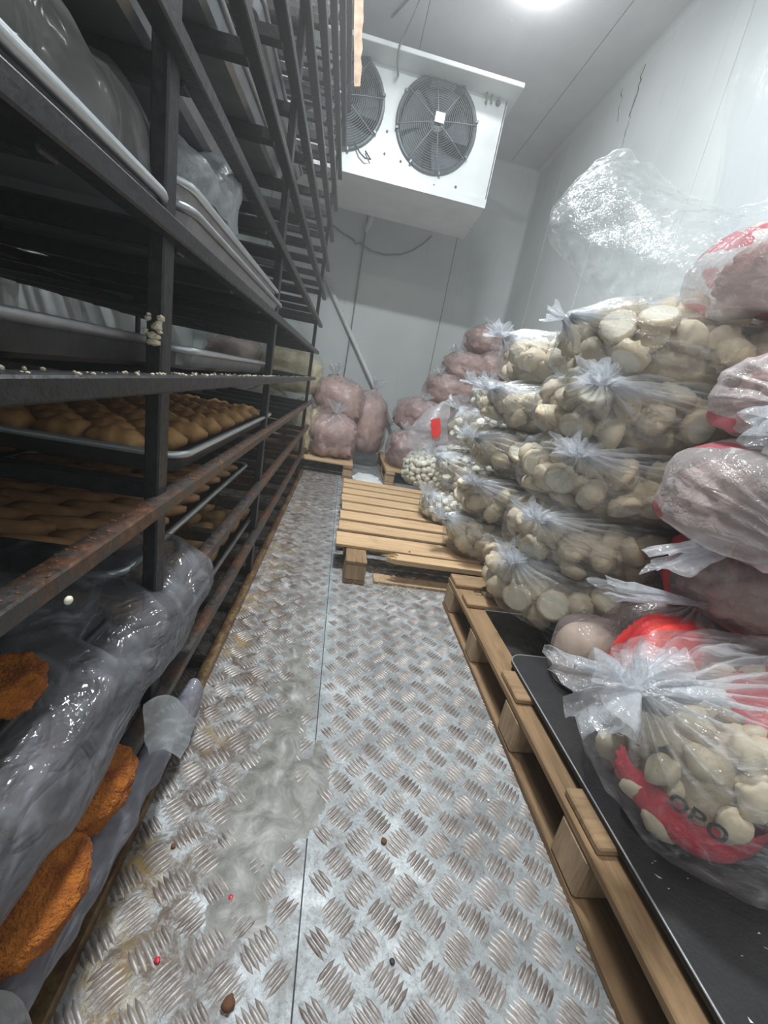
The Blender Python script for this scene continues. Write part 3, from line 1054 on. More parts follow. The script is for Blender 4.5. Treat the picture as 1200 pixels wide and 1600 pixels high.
# small bright bag beyond the first post
ZC = zs(5) + .095
net = []
for (y, hh, xf) in ((.90, .03, -.42), (1.0, .08, -.37), (1.12, .075, -.33), (1.2, .12, -.33), (1.27, .10, -.345), (1.32, .01, -.40)):
    net.append([T(xf + .01, y, ZC), T(xf, y, ZC + hh), T(xf - .1, y, ZC + hh * 1.1), T(xf - .2, y, ZC + .0)])
F_bright = film_mat('bright_crinkled_film', base=0.40, streak=0.4, white=(0.80, 0.85, 0.88), bscale=20, gloss=0.5)
o = film_sheet('plastic_bag', net, F_bright, 40, 30, 0.02, 14, 5)
tag(o, 'small crinkled clear bag end on the grey trays beyond the first post', 'bag')

# grey sheet draped over the rusty rail onto the patties
XA = -0.277
rows = []
prof = [  # photo row pixels mapped onto the aisle plane: y along, top to bottom
    (1.02, 0.475, 0.33), (0.88, 0.50, 0.33), (0.72, 0.50, 0.30), (0.58, 0.50, 0.29), (0.45, 0.49, 0.285), (0.32, 0.48, 0.28), (0.18, .48, .28), (0.0, 0.48, 0.28)]
top = [(-.45, .50), (XA - .01, .53), (XA + .012, .50)]
for (y, zt_, zb_) in prof:
    k = 1.0 if y < .75 else .6
    rows.append([T(-.62, y + .05, .53), T(-.42, y + .02, .545), T(XA - .035, y, .515), T(XA + .015, y, .47),
                 T(XA + .01, y - .03, .40), T(XA - .03, y - .05, .345), T(XA - .06, y - .08, zb_ + .045)])
o = film_sheet('plastic_sheet', rows, F_grey, 70, 50, 0.022, 8, 9)
tag(o, 'large grey plastic sheet draped over the rusty rail and the orange patties', 'sheet')
# shiny rolled plastic along the lower rail
pts, rr = [], []
rows = []
for (pxa, pya, w_) in ((305, 1088, .055), (285, 1125, .06), (262, 1150, .05), (235, 1200, .045), (195, 1270, .048), (150, 1350, .05), (105, 1430, .05), (60, 1505, .045), (10, 1580, .04), (-60, 1680, .03)):
    p = at(pxa, pya, X=-.283)
    rows.append([p + Vector((cos(a) * .028 - .005, 0, sin(a) * w_)) for a in [2 * pi * k / 8 for k in range(9)]])
F_roll = film_mat('shiny_rolled_film', tint=(0.7, 0.7, 0.76), base=0.42, streak=0.4, white=(0.40, 0.40, 0.47), sscale=(12, 3, 12), bscale=9, gloss=0.6)
o = film_sheet('plastic_roll', rows, F_roll, 70, 32, 0.012, 12, 4, haze=lambda u, v, h: h + .6 * exp(-u / .1))
tag(o, 'long twisted roll of shiny grey plastic lying along the lower rail', 'sheet')
o = film_sheet('plastic_flap', [[at(228, 1105, X=-.26), at(262, 1090, X=-.24), at(312, 1120, X=-.20)], [at(225, 1150, X=-.27), at(262, 1140, X=-.25), at(300, 1150, X=-.21)], [at(235, 1195, X=-.28), at(262, 1172, X=-.26), at(285, 1185, X=-.23)]], F_bright, 24, 24, .008, 12, 3)
tag(o, 'whitish folded flap at the far end of the rolled plastic', 'sheet')
rows = [[at(-40, 1530, X=-.26), at(20, 1555, X=-.25), at(52, 1620, X=-.25)], [at(-40, 1580, X=-.27), at(10, 1590, X=-.26), at(40, 1640, X=-.27)], [at(-40, 1660, X=-.28), at(0, 1660, X=-.28), at(30, 1680, X=-.28)]]
o = film_sheet('plastic_scrap', rows, F_fog, 16, 16, .006, 12, 6)
tag(o, 'pale grey scrap of plastic at the bottom left corner', 'sheet')

# stuff seen through the rack: a pale sheet hanging on the left wall
rows = [[T(-1.99, .5 + .6 * k, 2.0) for k in range(5)], [T(-1.96, .5 + .6 * k, 1.5) for k in range(5)], [T(-1.98, .5 + .6 * k, 1.0) for k in range(5)]]
o = film_sheet('wall_sheet', rows, film_mat('pale_curtain', base=.5, white=(.6, .63, .62), sscale=(1, 14, 1)), 20, 60, .03, 4, 7)
tag(o, 'pale plastic sheet hanging on the left wall, seen through the rack', 'sheet')

# crumbs on the rack rails and post
rng = random.Random(21)
def clump(name, pts, r, m_, label, cat='crumbs'):
    bm = bmesh.new()
    for p in pts:
        rr_ = r * rng.uniform(.5, 1.2)
        bmesh.ops.create_icosphere(bm, subdivisions=1, radius=rr_, matrix=Matrix.Translation(p) @ Matrix.Diagonal((rng.uniform(.7, 1.3), rng.uniform(.7, 1.3), rng.uniform(.5, 1), 1)))
    o = link(name, bm_mesh(name, bm), m_)
    return tag(o, label, cat, kind='stuff')
P_ = []
for k in range(14):
    P_.append((RXF - .022 + rng.uniform(-.012, .012), .802 - .025, 1.02 + rng.uniform(-.028, .03)))
clump('dough_crumbs', P_, .0085, M_crumbm, 'pale crumbs frozen onto the first rack post')
P_ = []
for k in range(170):
    y = rng.uniform(.35, 2.0) if rng.random() < .8 else rng.uniform(2, 4)
    P_.append((RXF - .005 + rng.uniform(-.015, .014), y, LV[4] + .015))
clump('rail_crumbs', P_, .003, M_crumbm, 'scattered pale crumbs on the level dark rail')
P_ = []
for k in range(260):
    y = rng.uniform(.35, 2.5)
    P_.append((RXF - .005 + rng.uniform(-.015, .014), y, LV[3] + .014))
clump('rust_flakes', P_, .0028, M_rustcrumb, 'brown flakes lying on the rusty rail')
p = at(107, 938, X=RXF + .014)
bm = bmesh.new(); bmesh.ops.create_icosphere(bm, subdivisions=2, radius=.0055, matrix=Matrix.Translation(p) @ Matrix.Diagonal((.8, 1.1, 1, 1)))
tag(link('dough_crumb', bm_mesh('dough_crumb', bm, True), M_doughS), 'single pale crumb stuck to the front of the rusty rail', 'crumb')

# ============================================================ PALLETS
def plank(name, parent, lo, hi, m_, bev=0.004, jag=0.0, seed=0):
    bm = bmesh.new()
    c = [(a + b) / 2 for a, b in zip(lo, hi)]
    s = [b - a for a, b in zip(lo, hi)]
    box(bm, c, s, None, bev)
    o = link(name, bm_mesh(name, bm), m_, parent)
    return o


def pallet(name, label, ox, oy, x1, y1, deck, stringers, top, m_deck, m_str, zb_=0.0, blocks=None, decklen=None, group=None):
    """deck: list of (y0,y1,x0,x1) boards across; stringers: list of (x0,x1) boards along y under the deck"""
    t = empty(name, (ox, oy, 0), label, 'pallet', group)
    def q(lo, hi): return (lo[0] - ox, lo[1] - oy, lo[2]), (hi[0] - ox, hi[1] - oy, hi[2])
    for (ya, yb, xa, xb) in deck:
        plank('deck_board', t, *q((xa, ya, top - .02), (xb, yb, top)), m_deck)
    for (xa, xb) in stringers:
        plank('stringer_board', t, *q((xa, oy, top - .044), (xb, y1, top - .0205)), m_str)
        plank('runner', t, *q((xa, oy, .0), (xb, y1, .022)), m_str)
        for (ya, yb) in blocks:
            plank('block', t, *q((xa, ya, .0225), (xb, yb, top - .0445)), M_woodEnd, .006)
    return t


# near right pallet: long side faces the aisle
TOPB = 0.154 + .022
deckB = [(1.72, 1.84, .655, 1.9), (1.545, 1.64, .66, 1.9), (0.985, 1.12, .655, 1.9), (.56, .70, .66, 1.9), (0.12, .31, .655, 1.9), (-.32, -.2, .655, 1.9)]
pallet('wooden_pallet', 'brown wooden pallet under the black sheet and the red bags', .65, -.5, 1.9, 1.84, deckB, [(.65, .745), (1.2, 1.3), (1.8, 1.9)], TOPB, M_woodBx, M_woodB,
       blocks=[(1.72, 1.835), (1.35, 1.44), (.93, 1.04), (.56, .67), (.12, .24), (-.49, -.38)])

# middle pallet with bare planks
TOPA = 0.15
deckA = [(2.33, 2.48, .085, 1.9), (2.53, 2.69, .09, 1.9), (2.74, 2.90, .10, 1.9), (2.95, 3.11, .095, 1.9), (3.16, 3.30, .10, 1.9), (3.35, 3.47, .105, 1.9), (3.52, 3.64, .105, 1.9)]
pa = pallet('wooden_pallet', 'pale wooden pallet with bare planks in the middle of the floor', .12, 1.93, 1.9, 3.62, deckA, [(.135, .245), (.9, 1.0), (1.8, 1.9)], TOPA, M_woodA, M_woodB,
            blocks=[(1.93, 2.06), (2.7, 2.82), (3.5, 3.6)])
plank('deck_board', pa, (.075 - .12, 2.09 - 1.93, TOPA - .02), (1.9 - .12, 2.28 - 1.93, TOPA), M_woodA)
# broken front board with splintered end
vs, fs = [], []
zt2, zl = TOPA - .004, TOPA - .03
ends = [(0.0, .0), (-.05, .02), (.015, .032), (-.02, .05), (.02, .065), (.0, .09)]
n = len(ends)
yb0 = 2.0
for (dx, dy) in ends:
    for z in (zl, zt2): vs.append((.40 + dx - .12, yb0 + dy - 1.93 - .02, z))
for (dx, dy) in ends:
    for z in (zl, zt2): vs.append((1.9 - .12, yb0 + dy - 1.93 - .02, z))
for i in range(n - 1):
    a = 2 * i
    fs += [(a, a + 2, a + 3, a + 1), (2 * n + a, 2 * n + a + 1, 2 * n + a + 3, 2 * n + a + 2), (a + 1, a + 3, 2 * n + a + 3, 2 * n + a + 1), (a, 2 * n + a, 2 * n + a + 2, a + 2)]
fs += [(0, 1, 2 * n + 1, 2 * n), (2 * n - 2, 4 * n - 2, 4 * n - 1, 2 * n - 1)]
bb = link('broken_board', py_mesh('broken_board', vs, fs, False), M_woodA, pa); bb['label'] = 'broken front board with a splintered end'
vs, fs = [], []
rng = random.Random(4)
for k in range(9):
    x = .40 - .12; y = 2.0 - 1.93 - .02 + rng.uniform(0, .08); l = rng.uniform(.03, .085); a = rng.uniform(-.4, .4)
    o0 = len(vs)
    vs += [(x, y, zl + .004), (x, y + .008, zl + .004), (x, y + .004, zt2 + .003), (x - l * cos(a), y + l * sin(a), (zl + zt2) / 2 + rng.uniform(-.01, .01))]
    fs += [(o0, o0 + 1, o0 + 2), (o0, o0 + 3, o0 + 1), (o0 + 1, o0 + 3, o0 + 2), (o0 + 2, o0 + 3, o0)]
link('splinters', py_mesh('splinters', vs, fs, False), M_splint, pa)
# bottom cross board lying on the floor
plank('bottom_board', pa, (.3 - .12, 1.965 - 1.93, .0), (1.7 - .12, 2.06 - 1.93, .018), M_woodEnd)

# rear left pallet
deckC = [(4.27 + .17 * k, 4.27 + .17 * k + .14, -1.6, .2) for k in range(7)]
pallet('wooden_pallet', 'rear left pallet carrying the yellow and pink bags', -1.6, 4.25, .2, 5.45, deckC, [(-1.6, -1.5), (-.7, -.6), (.1, .2)], .15, M_woodA, M_woodB,
       blocks=[(4.26, 4.38), (4.8, 4.9), (5.3, 5.4)])
# rear right pallet
deckD = [(4.35 + .17 * k, 4.35 + .17 * k + .14, .56, 1.9) for k in range(7)]
pallet('wooden_pallet', 'rear right pallet under the mauve bags', .56, 4.3, 1.9, 5.5, deckD, [(.56, .66), (1.2, 1.3), (1.8, 1.9)], .15, M_woodA, M_woodEnd,
       blocks=[(4.31, 4.43), (4.8, 4.9), (5.3, 5.4)])

# black plastic sheet on near pallet
def rounded_slab(x0, x1, y0, y1, z0, z1, r):
    vs, fs = [], []
    loop = []
    for (cx, cy, t0) in ((x1 - r, y1 - r, 0), (x0 + r, y1 - r, pi / 2), (x0 + r, y0 + r, pi), (x1 - r, y0 + r, 3 * pi / 2)):
        for k in range(7):
            th = t0 + k / 6 * pi / 2
            loop.append((cx + r * cos(th), cy + r * sin(th)))
    n = len(loop)
    for z in (z0, z1):
        vs += [(x, y, z) for x, y in loop]
    fs.append(tuple(range(n))[::-1]); fs.append(tuple(range(n, 2 * n)))
    for k in range(n): fs.append((k, (k + 1) % n, n + (k + 1) % n, n + k))
    return vs, fs, loop
ZM = TOPB + .001
blk = empty('black_sheet', (1.2, .3, ZM), 'black rubber sheet with a worn pale edge lying on the near pallet', 'mat')
vs, fs, loop = rounded_slab(.70, 1.85, -.3, 1.19, ZM, ZM + .014, .05)
o = link('mat_slab', py_mesh('mat_slab', vs, fs, False), M_mat, blk); o.location = (-1.2, -.3, -ZM)
o = tube('mat_edge', [(x, y, ZM + .014) for x, y in loop], .0025, 5, M_matedge, blk, closed=True); o.location = (-1.2, -.3, -ZM)
vs, fs, loop = rounded_slab(.92, 1.86, 1.2, 1.7, ZM, ZM + .01, .03)
tag(link('black_sheet', py_mesh('black_sheet', vs, fs, False), M_mat), 'second black sheet under the lowest dumpling bag', 'mat')
rng = random.Random(77)
vs, fs = [], []
for k in range(26):
    x, y = rng.uniform(.72, 1.05), rng.uniform(.25, .55)
    s = rng.uniform(.001, .0035); a = rng.uniform(0, 3); o0 = len(vs); l = s * rng.uniform(1, 3.5)
    vs += [(x, y, ZM + .0145), (x + l * cos(a), y + l * sin(a), ZM + .0145), (x + s, y - s, ZM + .018)]
    fs.append((o0, o0 + 1, o0 + 2))
tag(link('frost_flakes', py_mesh('frost_flakes', vs, fs, False), M_snow), 'tiny white frost flakes on the black sheet', 'frost', kind='stuff')
# rough wood offcut under the mat corner
plank_o = link('wood_offcut', box_mesh('wood_offcut', (0, 0, 0), (.07, .05, .03), .008), M_woodBx, None, (.70, .262, TOPB - .0 + .015), (0, 0, .4))
tag(plank_o, 'rough wood offcut at the near corner of the black sheet', 'wood')

# ============================================================ BAGS
def sq(u, A, p=2.6):
    r_ = (abs(u.x) ** p + abs(u.y) ** p) ** (1 / p)
    e_ = p if u.z > 0 else 4.5
    s = (r_ ** e_ + abs(u.z) ** e_) ** (-1 / e_)
    return Vector((u.x * s * A[0], u.y * s * A[1], u.z * s * A[2]))


def frame_of(k):
    k = k.normalized()
    a = k.cross(Vector((0, 0, 1)))
    if a.length < .1: a = k.cross(Vector((0, 1, 0)))
    a.normalize()
    return k, a, k.cross(a)


def film_body(name, A, knot, m_, parent, nu=72, nv=36, seed=0, pull=.16, pleat=.035, npl=19, lump=.014, hz=.9, p=2.6):
    k, a, b = frame_of(Vector(knot))
    vs, fs, hh = [], [], []
    th0 = .05
    for i in range(nv + 1):
        t = (i / nv) ** 1.3
        th = th0 + (pi - th0) * t
        for j in range(nu):
            ph = 2 * pi * j / nu
            u = k * cos(th) + (a * cos(ph) + b * sin(ph)) * sin(th)
            q = sq(u, A, p)
            nrm = Vector((q.x / A[0] ** 2, q.y / A[1] ** 2, q.z / A[2] ** 2)).normalized()
            pl = sin(npl * ph + 2 * sin(3 * ph + seed)) * .6 + sin(2.3 * npl * ph / 2.3 * 2 + seed) * .3
            e = exp(-th / .55)
            n1 = noise.noise(q * 9 + Vector((seed * 3.3, 1, 2)))
            n2 = noise.noise(q * 22 + Vector((seed * 1.3, 5, 2)))
            q = q * (1 + pull * exp(-th / .16)) + nrm * (pleat * pl * e + lump * n1 + lump * .4 * n2)
            if q.z < -A[2]: q.z = -A[2]
            vs.append(q)
            hh.append(min(1, hz * exp(-th / .30) * (0.75 + .5 * max(0, pl)) + .22 * max(0, pl) * exp(-th / 1.0)))
    for i in range(nv):
        for j in range(nu):
            fs.append((i * nu + j, i * nu + (j + 1) % nu, (i + 1) * nu + (j + 1) % nu, (i + 1) * nu + j))
    fs.append(tuple(range(nu))[::-1])
    fs.append(tuple(nv * nu + j for j in range(nu)))
    return link(name, py_mesh(name, vs, fs, attr=hh), m_, parent)


def tail(parent, base, d, length, flare, m_, seed, flat=.5, name='tied_neck', curl=.0, droop=0.0):
    """flared frill of loose film beyond the knot"""
    d, a, b = frame_of(Vector(d))
    nu, nv = 54, 14
    vs, fs, hh = [], [], []
    base = Vector(base)
    for i in range(nv + 1):
        s = i / nv
        c = base + d * (length * s) + Vector((0, 0, -droop * s * s))
        r = .014 + flare * .8 * (s ** 1.0)
        for j in range(nu):
            ph = 2 * pi * j / nu
            w = 1 + (.30 * sin(4 * ph + seed) + .22 * sin(9 * ph + seed * 2) + .1 * sin(17 * ph)) * min(1, s * 1.6 + .15)
            q = c + a * (cos(ph) * r * w) + b * (sin(ph) * r * w * flat)
            q += d * (.20 * length * s * (sin(3 * ph + seed) * .6 + noise.noise(Vector((cos(ph) * 2, sin(ph) * 2, seed))) * .8))
            q += noise.noise_vector(q * 25 + Vector((seed, 0, 0))) * .012 * s
            vs.append(q)
            hh.append(.60 * (1 - s) + .22)
    for i in range(nv):
        for j in range(nu):
            fs.append((i * nu + j, i * nu + (j + 1) % nu, (i + 1) * nu + (j + 1) % nu, (i + 1) * nu + j))
    return link(name, py_mesh(name, vs, fs, attr=hh), m_, parent)


def core(name, A, m_, parent, seed, sub=5, lump=.03, fr=14, p=2.6, loc=(0, 0, 0)):
    bm = bmesh.new()
    bmesh.ops.create_icosphere(bm, subdivisions=sub, radius=1)
    for v in bm.verts:
        q = sq(v.co, A, p)
        n = v.co.normalized()
        # cellular bumps: separate pieces pressed together
        ds, _ = noise.voronoi(q * fr + Vector((seed, seed * 2, 0)))
        f = min(1.0, (ds[1] - ds[0]) * 1.6)
        v.co = q + n * (lump * (f - .6)) + n * noise.noise(q * 5 + Vector((seed, 0, 0))) * lump
        if v.co.z < -A[2]: v.co.z = -A[2]
    return link(name, bm_mesh(name, bm, True), m_, parent, loc)


# dumpling meshes
def dumpling_mesh(seed, r=.058, h=.062, seg=18, pleats=9):
    vs, fs = [], []
    prof = [(0.0, -.5), (.80, -.5), (.97, -.42), (1.0, -.2), (.93, .05), (.72, .28), (.42, .42), (.20, .52), (.16, .60), (.05, .50)]
    for (rr_, zz) in prof[1:]:
        for k in range(seg):
            th = 2 * pi * k / seg
            f = max(0, (zz + .3)) * .34
            q = rr_ * r * (1 + f * cos(pleats * th + seed)) * (1 + .05 * noise.noise(Vector((cos(th) * 2 + seed, sin(th) * 2, zz))))
            vs.append((q * cos(th), q * sin(th), zz * h + (f * .06 * sin(pleats * th) * h)))
    n = len(prof) - 1
    for i in range(n - 1):
        for k in range(seg):
            fs.append((i * seg + k, i * seg + (k + 1) % seg, (i + 1) * seg + (k + 1) % seg, (i + 1) * seg + k))
    fs.append(tuple(range(seg))[::-1]); fs.append(tuple((n - 1) * seg + k for k in range(seg)))
    me = bpy.data.meshes.new('dumpling')
    me.from_pydata(vs, [], fs)
    me.materials.append(M_dough); me.materials.append(M_dough2)
    sm = [True] * len(fs)
    sm[-2] = False
    me.polygons.foreach_set('use_smooth', sm)
    me.polygons[len(fs) - 2].material_index = 1
    return me


def crescent_mesh(seed, r=.05):
    """folded half-moon dumpling with a crimped edge"""
    vs, fs = [], []
    n, q = 16, 14
    for i in range(n + 1):
        t = i / n
        th = (t - .5) * 1.7
        c = Vector((sin(th) * r, cos(th) * r * .55 - r * .2, 0))
        w = r * .62 * max(.12, sin(pi * t)) ** .7
        rad = Vector((sin(th), cos(th), 0))
        for k in range(q):
            ph = 2 * pi * k / q
            e = 1 + (.42 + .06 * sin(i * 2.2)) * max(0, cos(ph)) ** 5
            vs.append(c + rad * (cos(ph) * w * e) + Vector((0, 0, sin(ph) * w * .95)))
    for i in range(n):
        for k in range(q):
            fs.append((i * q + k, i * q + (k + 1) % q, (i + 1) * q + (k + 1) % q, (i + 1) * q + k))
    fs.append(tuple(range(q))[::-1]); fs.append(tuple(n * q + k for k in range(q)))
    me = py_mesh('dumpling', vs, fs)
    me.materials.append(M_dough)
    return me


D_round = [dumpling_mesh(i, .058 + .003 * (i % 2)) for i in range(4)]
D_cres = [crescent_mesh(i, .05) for i in range(3)]
D_small = [dumpling_mesh(9, .032, .04, 8, 4)]
mass = {}   # small or far dumplings gathered per kind


def rot_to(n, spin):
    z = Vector(n).normalized()
    return z.to_track_quat('Z', 'Y').to_matrix() @ Matrix.Rotation(spin, 3, 'Z')


SINGLE = 0
def pack(center, A, r, want, seed, label, group, protos, faces=('-y', '-x'), flatp=.35, dist=1.0, single=True, key=None, rz=0.0, m_=None, p=2.6, depth=0.0):
    """dumplings pressed against the inside of the film on the sides that can be seen"""
    global SINGLE
    rn = random.Random(seed)
    Ai = tuple(max(.02, q - r * .8 - depth) for q in A)
    pts = []
    tries = 0
    Rz = Matrix.Rotation(rz, 3, 'Z')
    while len(pts) < want and tries < want * 60:
        tries += 1
        u = Vector((rn.gauss(0, 1), rn.gauss(0, 1), rn.gauss(0, 1))).normalized()
        q = sq(u, Ai, p)
        n = Vector((q.x / Ai[0] ** 2, q.y / Ai[1] ** 2, q.z / Ai[2] ** 2)).normalized()
        ok = False
        if '-y' in faces and n.y < -.45: ok = True
        if '-x' in faces and q.x < -Ai[0] * .72: ok = True
        if '+z' in faces and n.z > .4: ok = True
        if 'all' in faces: ok = True
        if not ok: continue
        # corner-ish bias correction
        if all((q - s[0]).length > r * 1.62 * dist for s in pts):
            pts.append((q, n))
    lab_of = {}
    H3 = Ai[2] / 3
    for band, nm in ((1, 'upper'), (0, 'middle'), (-1, 'lower')):
        sel = [s for s in pts if (1 if s[0].z > H3 else -1 if s[0].z < -H3 else 0) == band]
        sel.sort(key=lambda s: s[0].x - s[0].y * .45)
        for k_, s in enumerate(sel):
            lab_of[id(s)] = '%s, %s row, %s' % (label, nm, (ORD[k_] + ' from left') if k_ < 20 else 'near right end')
    for s_ in pts:
        (q, n) = s_
        if rn.random() < flatp:
            nn = -(n + Vector((rn.uniform(-.3, .3), rn.uniform(-.3, .3), rn.uniform(-.3, .3))))
        else:
            nn = Vector((rn.gauss(0, 1), rn.gauss(0, 1), rn.gauss(0, 1))).normalized() * .9 + n * .8
        R3 = Rz @ rot_to(nn, rn.uniform(0, 6.28))
        pos = Vector(center) + Rz @ q
        me = rn.choice(protos)
        if single and SINGLE < 300:
            o = link('dumpling', me, None, None, pos, R3.to_euler())
            tag(o, lab_of[id(s_)], 'dumpling', group)
            SINGLE += 1
        else:
            mass.setdefault(key or 'd', []).append((me, pos, R3, m_))
    return pts


def bag(center, A, knot, label, seed, group=None, rz=0.0, film=None, tails=(), fill=None, nu=72, nv=36, lump=.014, pleat=.03, fill_scale=.86, name='food_bag', pull=.16, npl=19, cat='bag', hz=.9, fr=14, flump=.03, p=2.6):
    t = empty(name, (center[0], center[1], center[2]), label, cat, group, rz)
    film = film or F_clear
    tfilm = F_tail
    if fill is not None:
        core('filling', tuple(q * fill_scale for q in A), fill, t, seed, 5 if nu > 50 else 4, flump, fr, p, (0, 0, -A[2] * (1 - fill_scale) * .8))
    film_body('film', A, knot, film, t, nu, nv, seed, pull, pleat, npl, lump, hz, p)
    k = Vector(knot).normalized()
    kp = sq(k, A, p) * (1 + pull)
    for (d, l, fl, flat, droop) in tails:
        tail(t, kp - Vector(d).normalized() * .01, d, l, fl, tfilm, seed + l * 10, flat, droop=droop)
    return t


M_darkfill = simple('packed_dough_depth', (0.60, 0.51, 0.37), 0.7, var=0.25, scale=7, dark=(0.36, 0.29, 0.2), bump=.5, bdist=.01)

# --- first stack of dumpling bags (five, nearest the black sheet)
S1 = [  # z centre, half height, x left, y centre, half depth, knot dir, tail dir
    (.176 + .145, .145, .735, 1.56, .30, (-.9, -.35, .75), (-.6, -.1, .9)),
    (.56, .157, .765, 1.57, .31, (-.95, -.6, .5), (-.9, -.2, .6)),
    (.82, .16, .765, 1.58, .32, (-.85, -.75, .45), (-1, -.2, .5)),
    (1.07, .157, .765, 1.58, .33, (-.85, -.75, .35), (-1, -.3, .5)),
    (1.30, .16, .785, 1.57, .36, (-1, -.1, .2), (-1, .3, .2)),
]
names1 = ['lowest bag of round dumplings on the near pallet, its knot standing up', 'second bag from the floor in the near dumpling stack',
          'middle bag of the near dumpling stack, with a knot fanning left', 'fourth bag from the floor in the near dumpling stack, just under the top one', 'topmost bag of the near dumpling stack, stretched and shiny on top']
grp1 = ['lowest bag', 'second bag', 'middle bag', 'fourth bag', 'topmost bag']
for i, (z, hc, xl, yc, hy, kn, td) in enumerate(S1):
    xr = 1.83
    A = ((xr - xl) / 2, hy, hc)
    c = ((xr + xl) / 2, yc, z)
    bag(c, A, kn, names1[i], 31 + i, 'bags of the near dumpling stack', fill=M_darkfill, fill_scale=.80, p=3.0,
        tails=((td, .08, .055, .6, .0), ((td[0] * .3, -.7, td[2]), .06, .045, .5, .0)) if i < 4 else ((td, .06, .05, .5, 0),), nu=90, nv=44, lump=.012)
    faces = ('-y', '-x', '+z') if i == 4 else ('-y', '-x')
    pack(c, A, .056, 44 if i == 4 else 30, 50 + i, 'pale round dumpling in the %s, near stack' % grp1[i], 'dumplings in the %s of the near stack' % grp1[i], D_round, faces, .45, dist=.98, p=3.0)
    pack(c, A, .056, 60, 250 + i, '', '', D_round, faces, .2, dist=.8, p=3.0, single=False, key='more', depth=.035)

# --- second stack behind it
for i, (z, hc, xl, yc, hy, kn, td) in enumerate([
    (.15 + .13, .135, .70, 2.24, .29, (-1, -.1, .5), (-.6, 0, .9)),
    (.52, .145, .73, 2.26, .30, (-.9, -.55, .5), (-1, -.3, .7)),
    (.78, .145, .76, 2.27, .31, (-1, -.3, .3), (-1, 0, .4)),
    (1.03, .145, .76, 2.28, .31, (-.9, -.4, .3), (-1, 0, .3)),
    (1.28, .15, .80, 2.3, .31, (-1, -.2, .4), (-1, 0, .4))]):
    A = ((1.83 - xl) / 2, hy, hc)
    c = ((1.83 + xl) / 2, yc, z)
    lab = ['lowest', 'second', 'middle', 'fourth', 'topmost'][i]
    bag(c, A, kn, '%s bag from the floor in the second dumpling stack, behind the near one' % lab if i else 'lowest bag of the second dumpling stack, on the bare plank pallet', 61 + i, 'bags of the second dumpling stack', fill=M_darkfill, fill_scale=.80,
        tails=((td, .08, .06, .6, .0), ((td[0] * .2, -.8, .5), .07, .05, .5, .0)), nu=72, nv=36, film=F_clear)
    pack(c, A, .054, 22, 80 + i, 'pale dumpling, %s bag of second stack' % lab, 'dumplings in the %s bag of the second stack' % lab, D_round, ('-x', '-y', '+z') if i == 4 else ('-x', '-y'), .3, dist=.95)
    pack(c, A, .054, 50, 280 + i, '', '', D_round, ('-x', '-y', '+z') if i == 4 else ('-x', '-y'), .2, dist=.8, single=False, key='more', depth=.03)

# --- third stack: small bag in front, mixed sizes
for i, (cx, cy, z, A, kn, td, lab, proto, rr_) in enumerate([
    (.90, 2.86, .25, (.24, .22, .10), (-.8, -.3, .7), (-.3, -.2, 1), 'small low bag of dumplings at the middle of the bare plank pallet', D_small, .032),
    (1.22, 2.95, .52, (.48, .26, .15), (-1, -.2, .5), (-1, -.2, .6), 'middle bag of the third stack, its white knot pointing at the aisle', D_small, .036),
    (1.25, 2.98, .82, (.47, .27, .15), (-.8, 0, .7), (-.8, 0, .6), 'upper bag of pale small dumplings in the third stack', D_small, .036),
    (1.32, 3.0, 1.06, (.42, .26, .12), (-1, -.3, .5), (-1, 0, .5), 'topmost bag of the third stack, leaning on the second', D_small, .036),
    (1.45, 2.9, .26, (.35, .27, .11), (-1, -.3, .5), (-1, 0, .5), 'low bag hidden behind the small bag on the bare plank pallet', D_small, .036),
]):
    bag((cx, cy, z), A, kn, lab, 101 + i, None, film=F_far, tails=((td, .09, .07, .6, .0),), nu=56, nv=28, fill=M_darkfill, fill_scale=.78)
    pack((cx, cy, z), A, rr_, 110, 120 + i, '', '', proto, ('all',), .1, single=False, key='small')

# --- fourth: clear bag of tiny dumplings with the big loose red-labelled film
t = bag((.90, 3.86, .15 + .17), (.25, .24, .17), (.1, 0, 1), 'clear bag of tiny white dumplings with a red label on its loose top', 131, film=F_far, nu=60, nv=30, pull=.1, fill=M_darkfill, fill_scale=.8)
pack((.90, 3.86, .32), (.25, .24, .17), .028, 240, 132, '', '', D_small, ('all',), .1, single=False, key='small', dist=.9)
lc = Vector((.90, 3.86, .32))
def L_(px_, py_, Y): return at(px_, py_, Y=Y) - lc
o = film_sheet('loose_top', [[L_(636, 700, 3.75), L_(660, 702, 3.7), L_(700, 690, 3.72)], [L_(643, 668, 3.8), L_(668, 665, 3.7), L_(702, 655, 3.75)], [L_(668, 640, 3.85), L_(683, 632, 3.8), L_(705, 622, 3.82)]], F_far, 24, 24, .015, 8, 4, parent=t, haze=lambda u, v, h: .35)
pts = [L_(673, 656, 3.68), L_(688, 653, 3.68), L_(689, 678, 3.68), L_(684, 684, 3.68), L_(675, 684, 3.68)]
lb = link('red_label', py_mesh('red_label', pts + [p + Vector((0, .006, 0)) for p in pts], [(0, 1, 2, 3, 4), (9, 8, 7, 6, 5)] + [(k, k + 5, (k + 1) % 5 + 5, (k + 1) % 5) for k in range(5)], False), M_redb, t)
bag((1.3, 3.75, .47), (.40, .25, .14), (-1, 0, .5), 'bag of small dumplings between the red label and the third stack', 141, film=F_far, nu=56, nv=28, tails=(((-1, 0, .4), .08, .06, .6, 0),), fill=M_darkfill, fill_scale=.78)
pack((1.3, 3.75, .47), (.40, .25, .14), .036, 110, 142, '', '', D_small, ('all',), .1, single=False, key='small')
bag((1.36, 3.75, .24), (.40, .25, .09), (-1, 0, .5), 'flat bag under the small dumplings beside the red label', 143, film=F_far, nu=56, nv=28, fill=M_darkfill, fill_scale=.85)

